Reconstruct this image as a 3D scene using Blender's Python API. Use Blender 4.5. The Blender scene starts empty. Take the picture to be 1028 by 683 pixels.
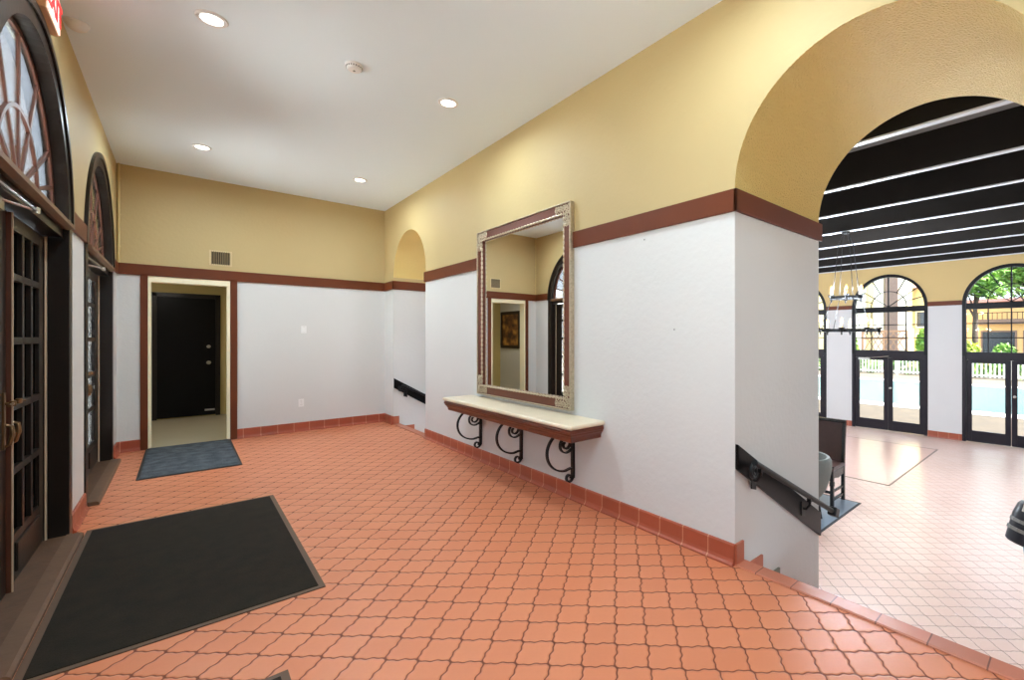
import bpy, bmesh, math, random
from mathutils import Vector, Matrix

PI = math.pi
R = math.radians
C = bpy.context.scene.collection
random.seed(11)

# ------------------------------------------------------------------ helpers
class MB:
    """collects shapes and links them as ONE mesh object"""
    def __init__(s):
        s.v = []; s.f = []; s.m = []
    def add(s, vs, fs, mi=0):
        b = len(s.v)
        s.v += [tuple(p) for p in vs]
        for f in fs:
            s.f.append(tuple(i + b for i in f)); s.m.append(mi)
        return s
    def box(s, x0, x1, y0, y1, z0, z1, mi=0):
        x0, x1 = min(x0, x1), max(x0, x1); y0, y1 = min(y0, y1), max(y0, y1); z0, z1 = min(z0, z1), max(z0, z1)
        v = [(x0,y0,z0),(x1,y0,z0),(x1,y1,z0),(x0,y1,z0),(x0,y0,z1),(x1,y0,z1),(x1,y1,z1),(x0,y1,z1)]
        return s.add(v, [(0,3,2,1),(4,5,6,7),(0,1,5,4),(1,2,6,5),(2,3,7,6),(3,0,4,7)], mi)
    def prism(s, poly, axis, a0, a1, mi=0, side_mi=None):
        """poly: 2D points in the plane across `axis` (x:(y,z) y:(x,z) z:(x,y))"""
        def P(p, a):
            return {'x': (a, p[0], p[1]), 'y': (p[0], a, p[1]), 'z': (p[0], p[1], a)}[axis]
        n = len(poly)
        vs = [P(p, a0) for p in poly] + [P(p, a1) for p in poly]
        b = len(s.v)
        s.v += vs
        s.f.append(tuple(b + i for i in range(n))[::-1]); s.m.append(mi)
        s.f.append(tuple(b + n + i for i in range(n))); s.m.append(mi)
        for i in range(n):
            j = (i + 1) % n
            s.f.append((b+i, b+j, b+n+j, b+n+i))
            s.m.append(side_mi(poly[i], poly[j]) if side_mi else mi)
        return s
    def strip(s, inner, outer, axis, a0, a1, mi=0, closed=False):
        """band between two polylines of equal length, extruded along axis"""
        def P(p, a):
            return {'x': (a, p[0], p[1]), 'y': (p[0], a, p[1]), 'z': (p[0], p[1], a)}[axis]
        n = len(inner)
        rng = range(n if closed else n - 1)
        for i in rng:
            j = (i + 1) % n
            q = [inner[i], inner[j], outer[j], outer[i]]
            vs = [P(p, a0) for p in q] + [P(p, a1) for p in q]
            fs = [(0,3,2,1),(4,5,6,7),(0,1,5,4),(2,3,7,6)]
            if not closed and i == 0: fs.append((3,0,4,7))
            if not closed and i == n - 2: fs.append((1,2,6,5))
            s.add(vs, fs, mi)
        return s
    def tube(s, pts, r, n=8, mi=0, closed=False, caps=True):
        pts = [Vector(p) for p in pts]
        k = len(pts)
        rs = r if isinstance(r, (list, tuple)) else [r] * k
        t0 = (pts[1] - pts[0]).normalized()
        up = Vector((0,0,1)) if abs(t0.z) < .9 else Vector((1,0,0))
        nrm = t0.cross(up).normalized()
        rings = []
        for i in range(k):
            if closed: t = (pts[(i+1) % k] - pts[i-1]).normalized()
            else: t = (pts[min(i+1, k-1)] - pts[max(i-1, 0)]).normalized()
            nrm = (nrm - t * nrm.dot(t)).normalized()
            bn = t.cross(nrm)
            rings.append([pts[i] + (nrm * math.cos(2*PI*j/n) + bn * math.sin(2*PI*j/n)) * rs[i] for j in range(n)])
        b = len(s.v)
        for rg in rings: s.v += [tuple(p) for p in rg]
        for i in range(k if closed else k - 1):
            i2 = (i + 1) % k
            for j in range(n):
                j2 = (j + 1) % n
                s.f.append((b+i*n+j, b+i*n+j2, b+i2*n+j2, b+i2*n+j)); s.m.append(mi)
        if caps and not closed:
            s.f.append(tuple(b + j for j in range(n))[::-1]); s.m.append(mi)
            s.f.append(tuple(b + (k-1)*n + j for j in range(n))); s.m.append(mi)
        return s
    def flat_bar(s, pts, axis, a0, a1, w, mi=0):
        """a bent flat bar: polyline pts (2D) thickened by w in plane, extruded a0..a1"""
        pts = [Vector(p) for p in pts]; k = len(pts); A = []; B = []
        for i in range(k):
            t = (pts[min(i+1,k-1)] - pts[max(i-1,0)]).normalized()
            nn = Vector((-t.y, t.x)) * w / 2
            A.append(pts[i] + nn); B.append(pts[i] - nn)
        return s.strip(A, B, axis, a0, a1, mi)
    def lathe(s, prof, c=(0,0,0), n=20, mi=0):
        b = len(s.v); k = len(prof)
        for (r, z) in prof:
            for j in range(n):
                a = 2*PI*j/n
                s.v.append((c[0] + r*math.cos(a), c[1] + r*math.sin(a), c[2] + z))
        for i in range(k - 1):
            for j in range(n):
                j2 = (j+1) % n
                s.f.append((b+i*n+j, b+i*n+j2, b+(i+1)*n+j2, b+(i+1)*n+j)); s.m.append(mi)
        if prof[0][0] > 1e-6: s.f.append(tuple(b + j for j in range(n))[::-1]); s.m.append(mi)
        if prof[-1][0] > 1e-6: s.f.append(tuple(b + (k-1)*n + j for j in range(n))); s.m.append(mi)
        return s
    def xf(s, M, start=0):
        for i in range(start, len(s.v)):
            s.v[i] = tuple(M @ Vector(s.v[i]))
        return s
    def build(s, name, mats, parent=None, smooth=False, bevel=0, seg=2, recalc=True):
        me = bpy.data.meshes.new(name)
        me.from_pydata(s.v, [], s.f)
        if not isinstance(mats, (list, tuple)): mats = [mats]
        for m in mats: me.materials.append(m)
        me.polygons.foreach_set('material_index', s.m)
        if recalc:
            bm = bmesh.new(); bm.from_mesh(me)
            bmesh.ops.remove_doubles(bm, verts=bm.verts, dist=1e-5)
            bmesh.ops.recalc_face_normals(bm, faces=bm.faces)
            bm.to_mesh(me); bm.free()
        if smooth:
            me.polygons.foreach_set('use_smooth', [True] * len(me.polygons))
            try: me.set_sharp_from_angle(angle=R(40))
            except Exception: pass
        me.update()
        o = bpy.data.objects.new(name, me); C.objects.link(o)
        if parent: o.parent = parent
        if bevel:
            b = o.modifiers.new('bevel', 'BEVEL'); b.width = bevel; b.segments = seg; b.limit_method = 'ANGLE'; b.angle_limit = R(40)
        return o

def tag(o, label=None, cat=None, group=None, kind=None):
    if label: o['label'] = label
    if cat: o['category'] = cat
    if group: o['group'] = group
    if kind: o['kind'] = kind
    return o

def empty(name, loc=(0,0,0), rz=0):
    o = bpy.data.objects.new(name, None); C.objects.link(o)
    o.location = loc; o.rotation_euler = (0,0,rz); o.empty_display_size = .1
    return o

def struct(mb, name, mats, label=None, cat=None, **k):
    o = mb.build(name, mats, **k); o['kind'] = 'structure'
    tag(o, label, cat)
    return o

def dup(root, loc=None, rz=None):
    r = root.copy(); C.objects.link(r)
    if loc is not None: r.location = loc
    if rz is not None: r.rotation_euler = (0,0,rz)
    for ch in root.children:
        c = ch.copy(); C.objects.link(c); c.parent = r
        for g in ch.children:
            d = g.copy(); C.objects.link(d); d.parent = c
    return r

# ------------------------------------------------------------------ materials
def newmat(name):
    m = bpy.data.materials.new(name); m.use_nodes = True
    nt = m.node_tree
    return m, nt, nt.nodes['Principled BSDF']

def s2l(c):
    return tuple(((x/255)/12.92 if x/255 <= .04045 else ((x/255+.055)/1.055)**2.4) for x in c)

def mat(name, rgb, rough=.5, metal=0, bump=0, bscale=40, var=0, vscale=6, spec=None, coat=0):
    """plain procedural paint/wood/metal: noise variation + noise bump; rgb in 0-255 sRGB"""
    m, nt, p = newmat(name)
    c = s2l(rgb)
    p.inputs['Roughness'].default_value = rough
    p.inputs['Metallic'].default_value = metal
    if spec is not None: p.inputs['Specular IOR Level'].default_value = spec
    if coat: p.inputs['Coat Weight'].default_value = coat
    p.inputs['Base Color'].default_value = (*c, 1)
    tc = nt.nodes.new('ShaderNodeTexCoord')
    if var:
        n = nt.nodes.new('ShaderNodeTexNoise'); n.inputs['Scale'].default_value = vscale; n.inputs['Detail'].default_value = 6
        nt.links.new(tc.outputs['Object'], n.inputs['Vector'])
        mx = nt.nodes.new('ShaderNodeMix'); mx.data_type = 'RGBA'
        mx.inputs[6].default_value = (*[x*(1-var) for x in c], 1); mx.inputs[7].default_value = (*[min(1, x*(1+var)) for x in c], 1)
        nt.links.new(n.outputs['Fac'], mx.inputs[0]); nt.links.new(mx.outputs[2], p.inputs['Base Color'])
    if bump:
        n2 = nt.nodes.new('ShaderNodeTexNoise'); n2.inputs['Scale'].default_value = bscale; n2.inputs['Detail'].default_value = 4
        nt.links.new(tc.outputs['Object'], n2.inputs['Vector'])
        b = nt.nodes.new('ShaderNodeBump'); b.inputs['Strength'].default_value = bump; b.inputs['Distance'].default_value = .01
        nt.links.new(n2.outputs['Fac'], b.inputs['Height']); nt.links.new(b.outputs['Normal'], p.inputs['Normal'])
    return m

def emat(name, rgb, strength):
    m, nt, p = newmat(name)
    c = s2l(rgb)
    p.inputs['Base Color'].default_value = (*c, 1)
    p.inputs['Emission Color'].default_value = (*c, 1); p.inputs['Emission Strength'].default_value = strength
    return m

class NT:
    """small math-node builder"""
    def __init__(s, nt): s.nt = nt
    def M(s, op, a, b=None, c=None):
        n = s.nt.nodes.new('ShaderNodeMath'); n.operation = op
        for i, x in enumerate((a, b, c)):
            if x is None: continue
            if isinstance(x, (int, float)): n.inputs[i].default_value = x
            else: s.nt.links.new(x, n.inputs[i])
        return n.outputs[0]
    def mixc(s, f, a, b):
        n = s.nt.nodes.new('ShaderNodeMix'); n.data_type = 'RGBA'
        for i, x in ((0, f), (6, a), (7, b)):
            if isinstance(x, (int, float)): n.inputs[i].default_value = x
            elif isinstance(x, tuple): n.inputs[i].default_value = (*x, 1)
            else: s.nt.links.new(x, n.inputs[i])
        return n.outputs[2]
    def noise(s, vec, scale, detail=3):
        n = s.nt.nodes.new('ShaderNodeTexNoise'); n.inputs['Scale'].default_value = scale; n.inputs['Detail'].default_value = detail
        s.nt.links.new(vec, n.inputs['Vector']); return n.outputs['Fac']

ZB, ZT, ZC = 2.251, 2.394, 3.641
WHITE_P = (212, 212, 209); TAN_P = (191, 169, 119)

def wall_mat(name, white=WHITE_P, tan=TAN_P, zsplit=2.30, bump=.12, bscale=26, dots=False):
    m, nt, p = newmat(name); N = NT(nt)
    g = nt.nodes.new('ShaderNodeNewGeometry'); sp = nt.nodes.new('ShaderNodeSeparateXYZ')
    nt.links.new(g.outputs['Position'], sp.inputs[0])
    up = N.M('GREATER_THAN', sp.outputs[2], zsplit)
    n1 = N.noise(g.outputs['Position'], 2.2, 4)
    w = N.mixc(n1, tuple(x*.95 for x in s2l(white)), s2l(white))
    t = N.mixc(n1, tuple(x*.93 for x in s2l(tan)), s2l(tan))
    col = N.mixc(up, w, t)
    p.inputs['Roughness'].default_value = .62
    n2 = N.noise(g.outputs['Position'], bscale, 6)
    if dots:
        vo = nt.nodes.new('ShaderNodeTexVoronoi'); vo.inputs['Scale'].default_value = 75
        nt.links.new(g.outputs['Position'], vo.inputs['Vector'])
        n3 = N.noise(g.outputs['Position'], 95, 5)
        n2 = N.M('ADD', N.M('MULTIPLY', vo.outputs['Distance'], .8), N.M('MULTIPLY', n3, 1.6))
    nt.links.new(col, p.inputs['Base Color'])
    b = nt.nodes.new('ShaderNodeBump'); b.inputs['Strength'].default_value = bump; b.inputs['Distance'].default_value = .02 if not dots else .02
    nt.links.new(n2, b.inputs['Height']); nt.links.new(b.outputs['Normal'], p.inputs['Normal'])
    return m

def tile_mat(name, cols, grout, ox, oy, size, rough=.34, wav=.038, gw=.034):
    """clay tiles laid on the diagonal with wavy, lantern-like edges"""
    m, nt, p = newmat(name); N = NT(nt)
    g = nt.nodes.new('ShaderNodeNewGeometry'); sp = nt.nodes.new('ShaderNodeSeparateXYZ')
    nt.links.new(g.outputs['Position'], sp.inputs[0])
    dx = N.M('SUBTRACT', sp.outputs[0], ox); dy = N.M('SUBTRACT', sp.outputs[1], oy)
    k = math.sqrt(.5) / size
    u = N.M('MULTIPLY', N.M('SUBTRACT', dx, dy), k)
    v = N.M('MULTIPLY', N.M('ADD', dx, dy), k)
    def wave(q):
        a = N.M('MULTIPLY', N.M('SINE', N.M('MULTIPLY', q, 2*PI)), wav)
        b = N.M('MULTIPLY', N.M('SINE', N.M('MULTIPLY', q, 6*PI)), wav * .45)
        return N.M('ADD', a, b)
    uu = N.M('ADD', u, wave(v)); vv = N.M('ADD', v, wave(u))
    def edge(q):
        fr = N.M('FRACT', q)
        return N.M('MINIMUM', fr, N.M('SUBTRACT', 1.0, fr))
    eu = edge(uu); ev = edge(vv)
    d = N.M('SMOOTH_MIN', eu, ev, .10)
    mr = nt.nodes.new('ShaderNodeMapRange'); mr.interpolation_type = 'SMOOTHSTEP'
    mr.inputs['From Min'].default_value = gw * .25; mr.inputs['From Max'].default_value = gw
    nt.links.new(d, mr.inputs['Value'])
    f = mr.outputs[0]
    cell = nt.nodes.new('ShaderNodeCombineXYZ')
    nt.links.new(N.M('FLOOR', uu), cell.inputs[0]); nt.links.new(N.M('FLOOR', vv), cell.inputs[1])
    wn = nt.nodes.new('ShaderNodeTexWhiteNoise'); wn.noise_dimensions = '2D'
    nt.links.new(cell.outputs[0], wn.inputs['Vector'])
    big = N.noise(g.outputs['Position'], 1.3, 4); fine = N.noise(g.outputs['Position'], 60, 3)
    c1 = N.mixc(wn.outputs['Value'], s2l(cols[0]), s2l(cols[1]))
    c2 = N.mixc(N.M('MULTIPLY', big, .6), c1, s2l(cols[2]))
    c3 = N.mixc(N.M('MULTIPLY', fine, .25), c2, tuple(x*.8 for x in s2l(cols[0])))
    nt.links.new(N.mixc(f, s2l(grout), c3), p.inputs['Base Color'])
    rr = N.M('ADD', N.M('MULTIPLY', f, -.3), N.M('ADD', .3 + rough, N.M('MULTIPLY', fine, .08)))
    nt.links.new(rr, p.inputs['Roughness'])
    mr2 = nt.nodes.new('ShaderNodeMapRange'); mr2.interpolation_type = 'SMOOTHSTEP'
    mr2.inputs['From Min'].default_value = 0; mr2.inputs['From Max'].default_value = gw * 2.2
    nt.links.new(d, mr2.inputs['Value'])
    h = N.M('ADD', mr2.outputs[0], N.M('MULTIPLY', fine, .06))
    b = nt.nodes.new('ShaderNodeBump'); b.inputs['Strength'].default_value = .55; b.inputs['Distance'].default_value = .006
    nt.links.new(h, b.inputs['Height']); nt.links.new(b.outputs['Normal'], p.inputs['Normal'])
    return m

def glass_mat(name, tint=(1,1,1), refl=.9):
    m = bpy.data.materials.new(name); m.use_nodes = True; nt = m.node_tree
    nt.nodes.remove(nt.nodes['Principled BSDF'])
    out = nt.nodes['Material Output']
    t = nt.nodes.new('ShaderNodeBsdfTransparent'); t.inputs[0].default_value = (*tint, 1)
    g = nt.nodes.new('ShaderNodeBsdfGlossy'); g.inputs['Roughness'].default_value = .02
    fr = nt.nodes.new('ShaderNodeFresnel'); fr.inputs['IOR'].default_value = 1.45
    mul = nt.nodes.new('ShaderNodeMath'); mul.operation = 'MULTIPLY'; mul.inputs[1].default_value = refl
    nt.links.new(fr.outputs[0], mul.inputs[0])
    mx = nt.nodes.new('ShaderNodeMixShader')
    nt.links.new(mul.outputs[0], mx.inputs[0]); nt.links.new(t.outputs[0], mx.inputs[1]); nt.links.new(g.outputs[0], mx.inputs[2])
    nt.links.new(mx.outputs[0], out.inputs['Surface'])
    return m

def joint_mat(name, rgb, grout, axis, step, off=0, rough=.4, w=.02):
    """glazed clay trim tiles with thin joints every `step` along an axis"""
    m, nt, p = newmat(name); N = NT(nt)
    g = nt.nodes.new('ShaderNodeNewGeometry'); sp = nt.nodes.new('ShaderNodeSeparateXYZ')
    nt.links.new(g.outputs['Position'], sp.inputs[0])
    q = N.M('DIVIDE', N.M('SUBTRACT', sp.outputs[axis], off), step)
    fr = N.M('FRACT', q); d = N.M('MINIMUM', fr, N.M('SUBTRACT', 1.0, fr))
    f = N.M('GREATER_THAN', d, w)
    wn = nt.nodes.new('ShaderNodeTexWhiteNoise'); wn.noise_dimensions = '1D'
    nt.links.new(N.M('FLOOR', q), wn.inputs['W'])
    c = s2l(rgb)
    cc = N.mixc(wn.outputs['Value'], tuple(x*.85 for x in c), tuple(x*1.08 for x in c))
    cc = N.mixc(N.M('MULTIPLY', N.noise(g.outputs['Position'], 14, 4), .5), cc, tuple(x*.8 for x in c))
    nt.links.new(N.mixc(f, s2l(grout), cc), p.inputs['Base Color'])
    p.inputs['Roughness'].default_value = rough
    return m

M = {}
M['wall'] = wall_mat('plaster_wall')
M['intrados'] = wall_mat('rough_stucco', bump=.85, dots=True, tan=(238,206,122))
M['corridor'] = mat('corridor_white', (214,213,208), .6, bump=.05)
M['corridor_tan'] = mat('corridor_tan', (200,180,120), .6, bump=.05)
M['cream'] = mat('warm_tinted_reveal', (250,240,204), .5)  # white lining, with the warm corridor light put into its colour
M['ceiling'] = mat('ceiling_paint', (232,246,254), .75, bump=.03, bscale=60)
M['trim'] = mat('brown_trim', (100,47,18), .5, var=.12, bump=.05, spec=.3)
M['trim_dark'] = mat('dark_casing', (84,48,32), .42, var=.15)
M['floor'] = tile_mat('clay_tile', [(210,128,90),(219,139,100),(203,118,79)], (112,52,28), 2.2471, 2.2373, .14818)
M['hall_floor'] = tile_mat('hall_clay_tile_glare', [(234,200,184),(238,207,192),(230,192,174)], (150,112,98), 4.2, 1.3, .14818, rough=.22, wav=.02, gw=.03)  # paler than the lobby tile: window glare is put into the colour
M['base_y'] = joint_mat('base_tile_y', (170,84,58), (200,140,110), 1, .205, .06)
M['base_x'] = joint_mat('base_tile_x', (164,78,52), (196,136,108), 0, .205, .03)
M['nosing'] = joint_mat('nosing_tile', (190,112,84), (112,58,36), 1, .215, .08, w=.015)
M['tread'] = mat('tread_tile', (176,98,70), .4, var=.1)
M['grey_tile'] = mat('grey_tile', (120,120,106), .5, var=.1)
M['dark_wood'] = mat('dark_stained_wood', (29,21,16), .32, var=.25, vscale=14, bump=.08, bscale=30, spec=.35)
M['black_wood'] = mat('black_wood', (13,12,13), .34, var=.3, vscale=10, bump=.05, spec=.14)
M['red_wood'] = mat('reddish_muntin_wood', (84,44,27), .45, var=.2, vscale=12)
M['ledge_wood'] = mat('ledge_wood', (112,82,54), .5, var=.25, vscale=12)
M['sill_wood'] = mat('worn_sill_wood', (98,70,50), .55, var=.3, vscale=9, bump=.15)
M['sill_dark'] = mat('worn_threshold', (84,56,36), .6, var=.5, vscale=13, bump=.2)
M['pale_line'] = mat('pale_weatherstrip', (200,176,148), .4)
M['glass'] = glass_mat('pane_glass')
M['dark_glass'] = glass_mat('dark_screened_glass', (.08,.09,.08), .3)
M['grey_glass'] = glass_mat('grey_tinted_glass', (.95,.96,.96), .12)
M['steel'] = mat('brushed_steel', (190,188,182), .3, metal=1)
M['brass'] = mat('aged_brass', (120,92,62), .45, metal=.7, var=.3, vscale=30)
M['iron'] = mat('black_iron', (20,20,21), .42, bump=.1, bscale=80, spec=.3)
M['white_plastic'] = mat('white_plastic', (232,232,230), .4)
M['grey_plastic'] = mat('grey_plastic', (128,128,124), .5)
M['mirror'], _nt, _p = newmat('mirror_silver')
_p.inputs['Base Color'].default_value = (.93,.935,.93,1); _p.inputs['Metallic'].default_value = 1; _p.inputs['Roughness'].default_value = .005
M['frame_wood'] = mat('mirror_frame_wood', (98,47,24), .35, var=.2, vscale=15)
M['silver'] = mat('antique_silver', (196,182,156), .38, metal=.75, var=.45, vscale=60, bump=.4, bscale=90)
M['stone'] = mat('cream_marble', (228,212,184), .3, var=.1, vscale=9)
M['shelf_wood'] = mat('shelf_moulding_wood', (98,46,28), .32, var=.18, vscale=18)
M['beam'] = mat('dark_beam', (32,28,25), .6, var=.25, vscale=5, bump=.1, bscale=14, spec=.12)
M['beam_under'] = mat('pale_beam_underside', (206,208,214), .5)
M['beam_ceiling'] = mat('grey_ceiling_board', (150,150,150), .7)
M['win_frame'] = mat('dark_bronze_frame', (27,26,29), .4, var=.1, spec=.15)
M['door_frame'] = mat('hall_door_frame', (40,36,43), .4, var=.1, spec=.2)
M['leather'] = mat('brown_leather', (70,44,38), .38, var=.2, vscale=20, bump=.15, bscale=120)
M['chair_wood'] = mat('carved_dark_wood', (34,28,27), .22, var=.2, bump=.15, bscale=60)
M['grey_fabric'] = mat('grey_fabric', (116,120,116), .8, var=.15, bump=.5, bscale=22)
M['flame'] = emat('candle_bulb', (255,190,100), 3.5)
M['candle'] = mat('candle_sleeve', (214,178,120), .6)
M['lens'] = emat('lit_lens', (255,250,240), 12)
M['blue'] = mat('blue_pole', (30,84,128), .35)
M['black_plastic'] = mat('black_plastic', (22,24,34), .35)

def mat_rug(name, col, col2, scale=160, rough=.9, ribs=None):
    m, nt, p = newmat(name); N = NT(nt)
    g = nt.nodes.new('ShaderNodeNewGeometry')
    n = N.noise(g.outputs['Position'], scale, 3); n2 = N.noise(g.outputs['Position'], 9, 4)
    f = N.M('MULTIPLY', N.M('ADD', n, n2), .5)
    mr = nt.nodes.new('ShaderNodeMapRange'); mr.inputs['From Min'].default_value = .36; mr.inputs['From Max'].default_value = .66
    nt.links.new(f, mr.inputs['Value'])
    nt.links.new(N.mixc(mr.outputs[0], s2l(col), s2l(col2)), p.inputs['Base Color'])
    p.inputs['Roughness'].default_value = rough; p.inputs['Specular IOR Level'].default_value = .25
    b = nt.nodes.new('ShaderNodeBump'); b.inputs['Strength'].default_value = .5; b.inputs['Distance'].default_value = .004
    nt.links.new(n, b.inputs['Height']); nt.links.new(b.outputs['Normal'], p.inputs['Normal'])
    return m
M['mat_brown'] = mat_rug('dark_brown_carpet', (26,20,13), (40,31,20))
M['mat_blue'] = mat_rug('blue_grey_carpet', (38,43,48), (92,99,106), scale=90)
M['mat_border'] = mat('rubber_border', (92,68,50), .6)
M['mat_border_black'] = mat('black_rubber_border', (30,30,32), .6)
M['concrete'] = mat('pale_concrete', (232,230,222), .8, var=.12, vscale=3)
M['corr_floor'] = mat('corridor_vinyl', (176,164,138), .35, var=.1, vscale=4)

# ------------------------------------------------------------------ room dimensions
XR, XH = 2.592, 3.912          # lobby face and hall face of the thick right wall
XL, YB = -.616, 8.216
FL = -1.05                     # lower hall floor
XF = 13.95                     # pool wall of the hall
A1 = (.785, .726, 2.394)       # near stair arch: centre y, radius, spring z
A2 = (7.115, .672, 2.45)       # far stair arch
Y0 = -3.2                      # lobby end behind the camera
D1 = (4.02, 1.04, 2.25); D2 = (6.73, 1.03, 2.24)

def arc(cy, r, zs, n=40, a0=0, a1=PI):
    return [(cy + r*math.cos(a0 + (a1-a0)*i/n), zs + r*math.sin(a0 + (a1-a0)*i/n)) for i in range(n+1)]

def notched(y0, y1, z0, z1, notches, ax='x'):
    """outline with arched (c, r, spring, base z) or square (a, b, ztop, base) notches cut from the bottom"""
    pts = [(y0, z0)]
    for nt_ in sorted(notches, key=lambda t: t[0] if t[4] == 'arch' else t[0]):
        if nt_[4] == 'arch':
            c, r, zs, zb, _ = nt_
            pts.append((c - r, zb))
            pts += arc(c, r, zs, 48, PI, 0)
            pts.append((c + r, zb))
        else:
            a, b, zt, zb, _ = nt_
            pts += [(a, zb), (a, zt), (b, zt), (b, zb)]
    pts += [(y1, z0), (y1, z1), (y0, z1)]
    return pts

# right wall with its two stair arches
def is_intrados(notches):
    def f(p, q):
        for (c, r, zs, zb, _) in notches:
            if all(abs(math.hypot(a[0]-c, a[1]-zs) - r) < 1e-3 for a in (p, q)) and min(p[1], q[1]) >= zs - 1e-4: return 1
        return 0
    return f
nts = [(*A1, FL-.1, 'arch'), (*A2, FL-.1, 'arch')]
nR = [(a, b, c, FL-.1, 'arch') for a, b, c in (A1, A2)]
mb = MB().prism(notched(Y0, YB+.3, FL-.1, ZC+.1, nR), 'x', XR, XH, 0, is_intrados(nR))
struct(mb, 'wall_right', [M['wall'], M['intrados']], 'thick white and tan wall pierced by two stair arches', 'wall')
# left wall with door arches
D0 = (1.31, 1.04, 2.25); DR = (-1.40, 1.04, 2.25)      # unseen doors added beside and behind the camera for daylight
nL = [(a, b, c, -.1, 'arch') for a, b, c in (DR, D0, D1, D2)]
mb = MB().prism(notched(Y0, YB+.3, -.1, ZC+.1, nL), 'x', XL-.09, XL)
struct(mb, 'wall_left', M['wall'], 'white and tan wall with the two arched entrance doors', 'wall')
# back wall (thick) with doorway
OX0, OX1 = -.334, .498
mb = MB().prism(notched(XL-.3, XR, -.1, ZC+.1, [(OX0, OX1, ZB, -.1, 'sq')]), 'y', YB, YB+.16)
struct(mb, 'wall_back', M['wall'], 'white and tan wall with the brown cased doorway', 'wall')
mb = MB().box(XL-.3, XR, Y0-.15, Y0, -.1, ZC+.1)
struct(mb, 'wall_rear', M['wall'])
struct(MB().box(XL-.3, XR, Y0, YB, ZC, ZC+.12), 'ceiling', M['ceiling'], 'smooth pale grey ceiling of the lobby', 'ceiling')
struct(MB().box(XL, XR, Y0, YB, -.12, 0), 'floor', M['floor'], 'diagonal terracotta lantern tile floor of the lobby', 'floor')

# doorway lining + casing
rv = MB()
rv.box(OX0, OX0+.028, YB-.006, YB+.17, 0, ZB); rv.box(OX1-.032, OX1, YB-.006, YB+.17, 0, ZB); rv.box(OX0+.028, OX1-.032, YB-.006, YB+.17, ZB-.075, ZB)
struct(rv, 'trim_1', M['cream'], 'lining of the doorway reveal, warm corridor light painted in as cream', 'trim')
cs = MB(); cs.box(-.404, OX0, YB-.022, YB, 0, ZB+.02); cs.box(OX1, .577, YB-.022, YB, 0, ZB+.02)
struct(cs, 'trim_2', M['trim'], 'brown upright casing boards of the doorway', 'trim', bevel=.004)
# horizontal brown band
def band(name, axis, a0, a1, b0, b1, label, z0=ZB, z1=ZT):
    m_ = MB()
    if axis == 'x': m_.box(a0, a1, b0, b1, z0, z1)
    else: m_.box(b0, b1, a0, a1, z0, z1)
    return struct(m_, name, M['trim'], label, 'trim', bevel=.004)
y1n, y1f = A1[0]-A1[1], A1[0]+A1[1]
y2n, y2f = A2[0]-A2[1], A2[0]+A2[1]
band('trim_3', 'y', y1f-.02, 3.10, XR-.02, XR, 'brown band between the mirror and the near stair arch')
band('trim_12', 'y', 4.807, y2n+.02, XR-.02, XR, 'brown band between the small arch and the mirror')
band('trim_4', 'x', XR-.02, XH+.03, y1f-.02, y1f, 'brown band inside the near stair arch')
band('trim_5', 'x', XR-.02, XH+.03, y2f-.02, y2f, 'brown band inside the small far arch')
band('trim_6', 'y', y2f-.02, YB-.02, XR-.02, XR, 'short brown band between the small arch and the corner')
band('trim_7', 'x', XL, XR, YB-.022, YB, 'brown band along the back wall')
band('trim_8', 'y', D1[0]+D1[1], D2[0]-D2[1], XL, XL+.02, 'short brown band between the two arched doors')
band('trim_9', 'y', D2[0]+D2[1], YB-.022, XL, XL+.02, 'short brown band beside the far arched door')
band('trim_10', 'y', Y0, y1n+.02, XR-.02, XR, 'brown band behind the camera')
band('trim_11', 'x', XR-.02, XH+.03, y1n, y1n+.02, 'brown band on the near side of the stair arch')

# baseboards: clay trim tiles with a cove foot
def baseboard(name, axis, a0, a1, face, d, label):
    prof = [(0,0),(.034,0),(.034,.010),(.020,.022),(.014,.04),(.014,.128),(.008,.138),(0,.138)]
    poly = [(face + d*p, z) for p, z in prof]
    mb_ = MB().prism(poly, 'y' if axis == 'y' else 'x', a0, a1)
    return struct(mb_, name, M['base_y'] if axis == 'y' else M['base_x'], label, 'baseboard')
baseboard('baseboard_right', 'y', y1f, y2n, XR, -1, 'terracotta baseboard under the mirror wall')
baseboard('baseboard_corner', 'y', y2f, YB-.014, XR, -1, 'short terracotta baseboard beside the small arch')
baseboard('baseboard_back', 'x', .577, XR, YB, -1, 'terracotta baseboard right of the cased doorway')
baseboard('baseboard_back_left', 'x', XL, -.404, YB, -1, 'short terracotta baseboard left of the cased doorway')
baseboard('baseboard_left', 'y', D1[0]+D1[1], D2[0]-D2[1], XL, 1, 'terracotta baseboard between the two arched doors')
baseboard('baseboard_left_end', 'y', D2[0]+D2[1], YB-.014, XL, 1, 'terracotta baseboard beside the far arched door')

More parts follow.
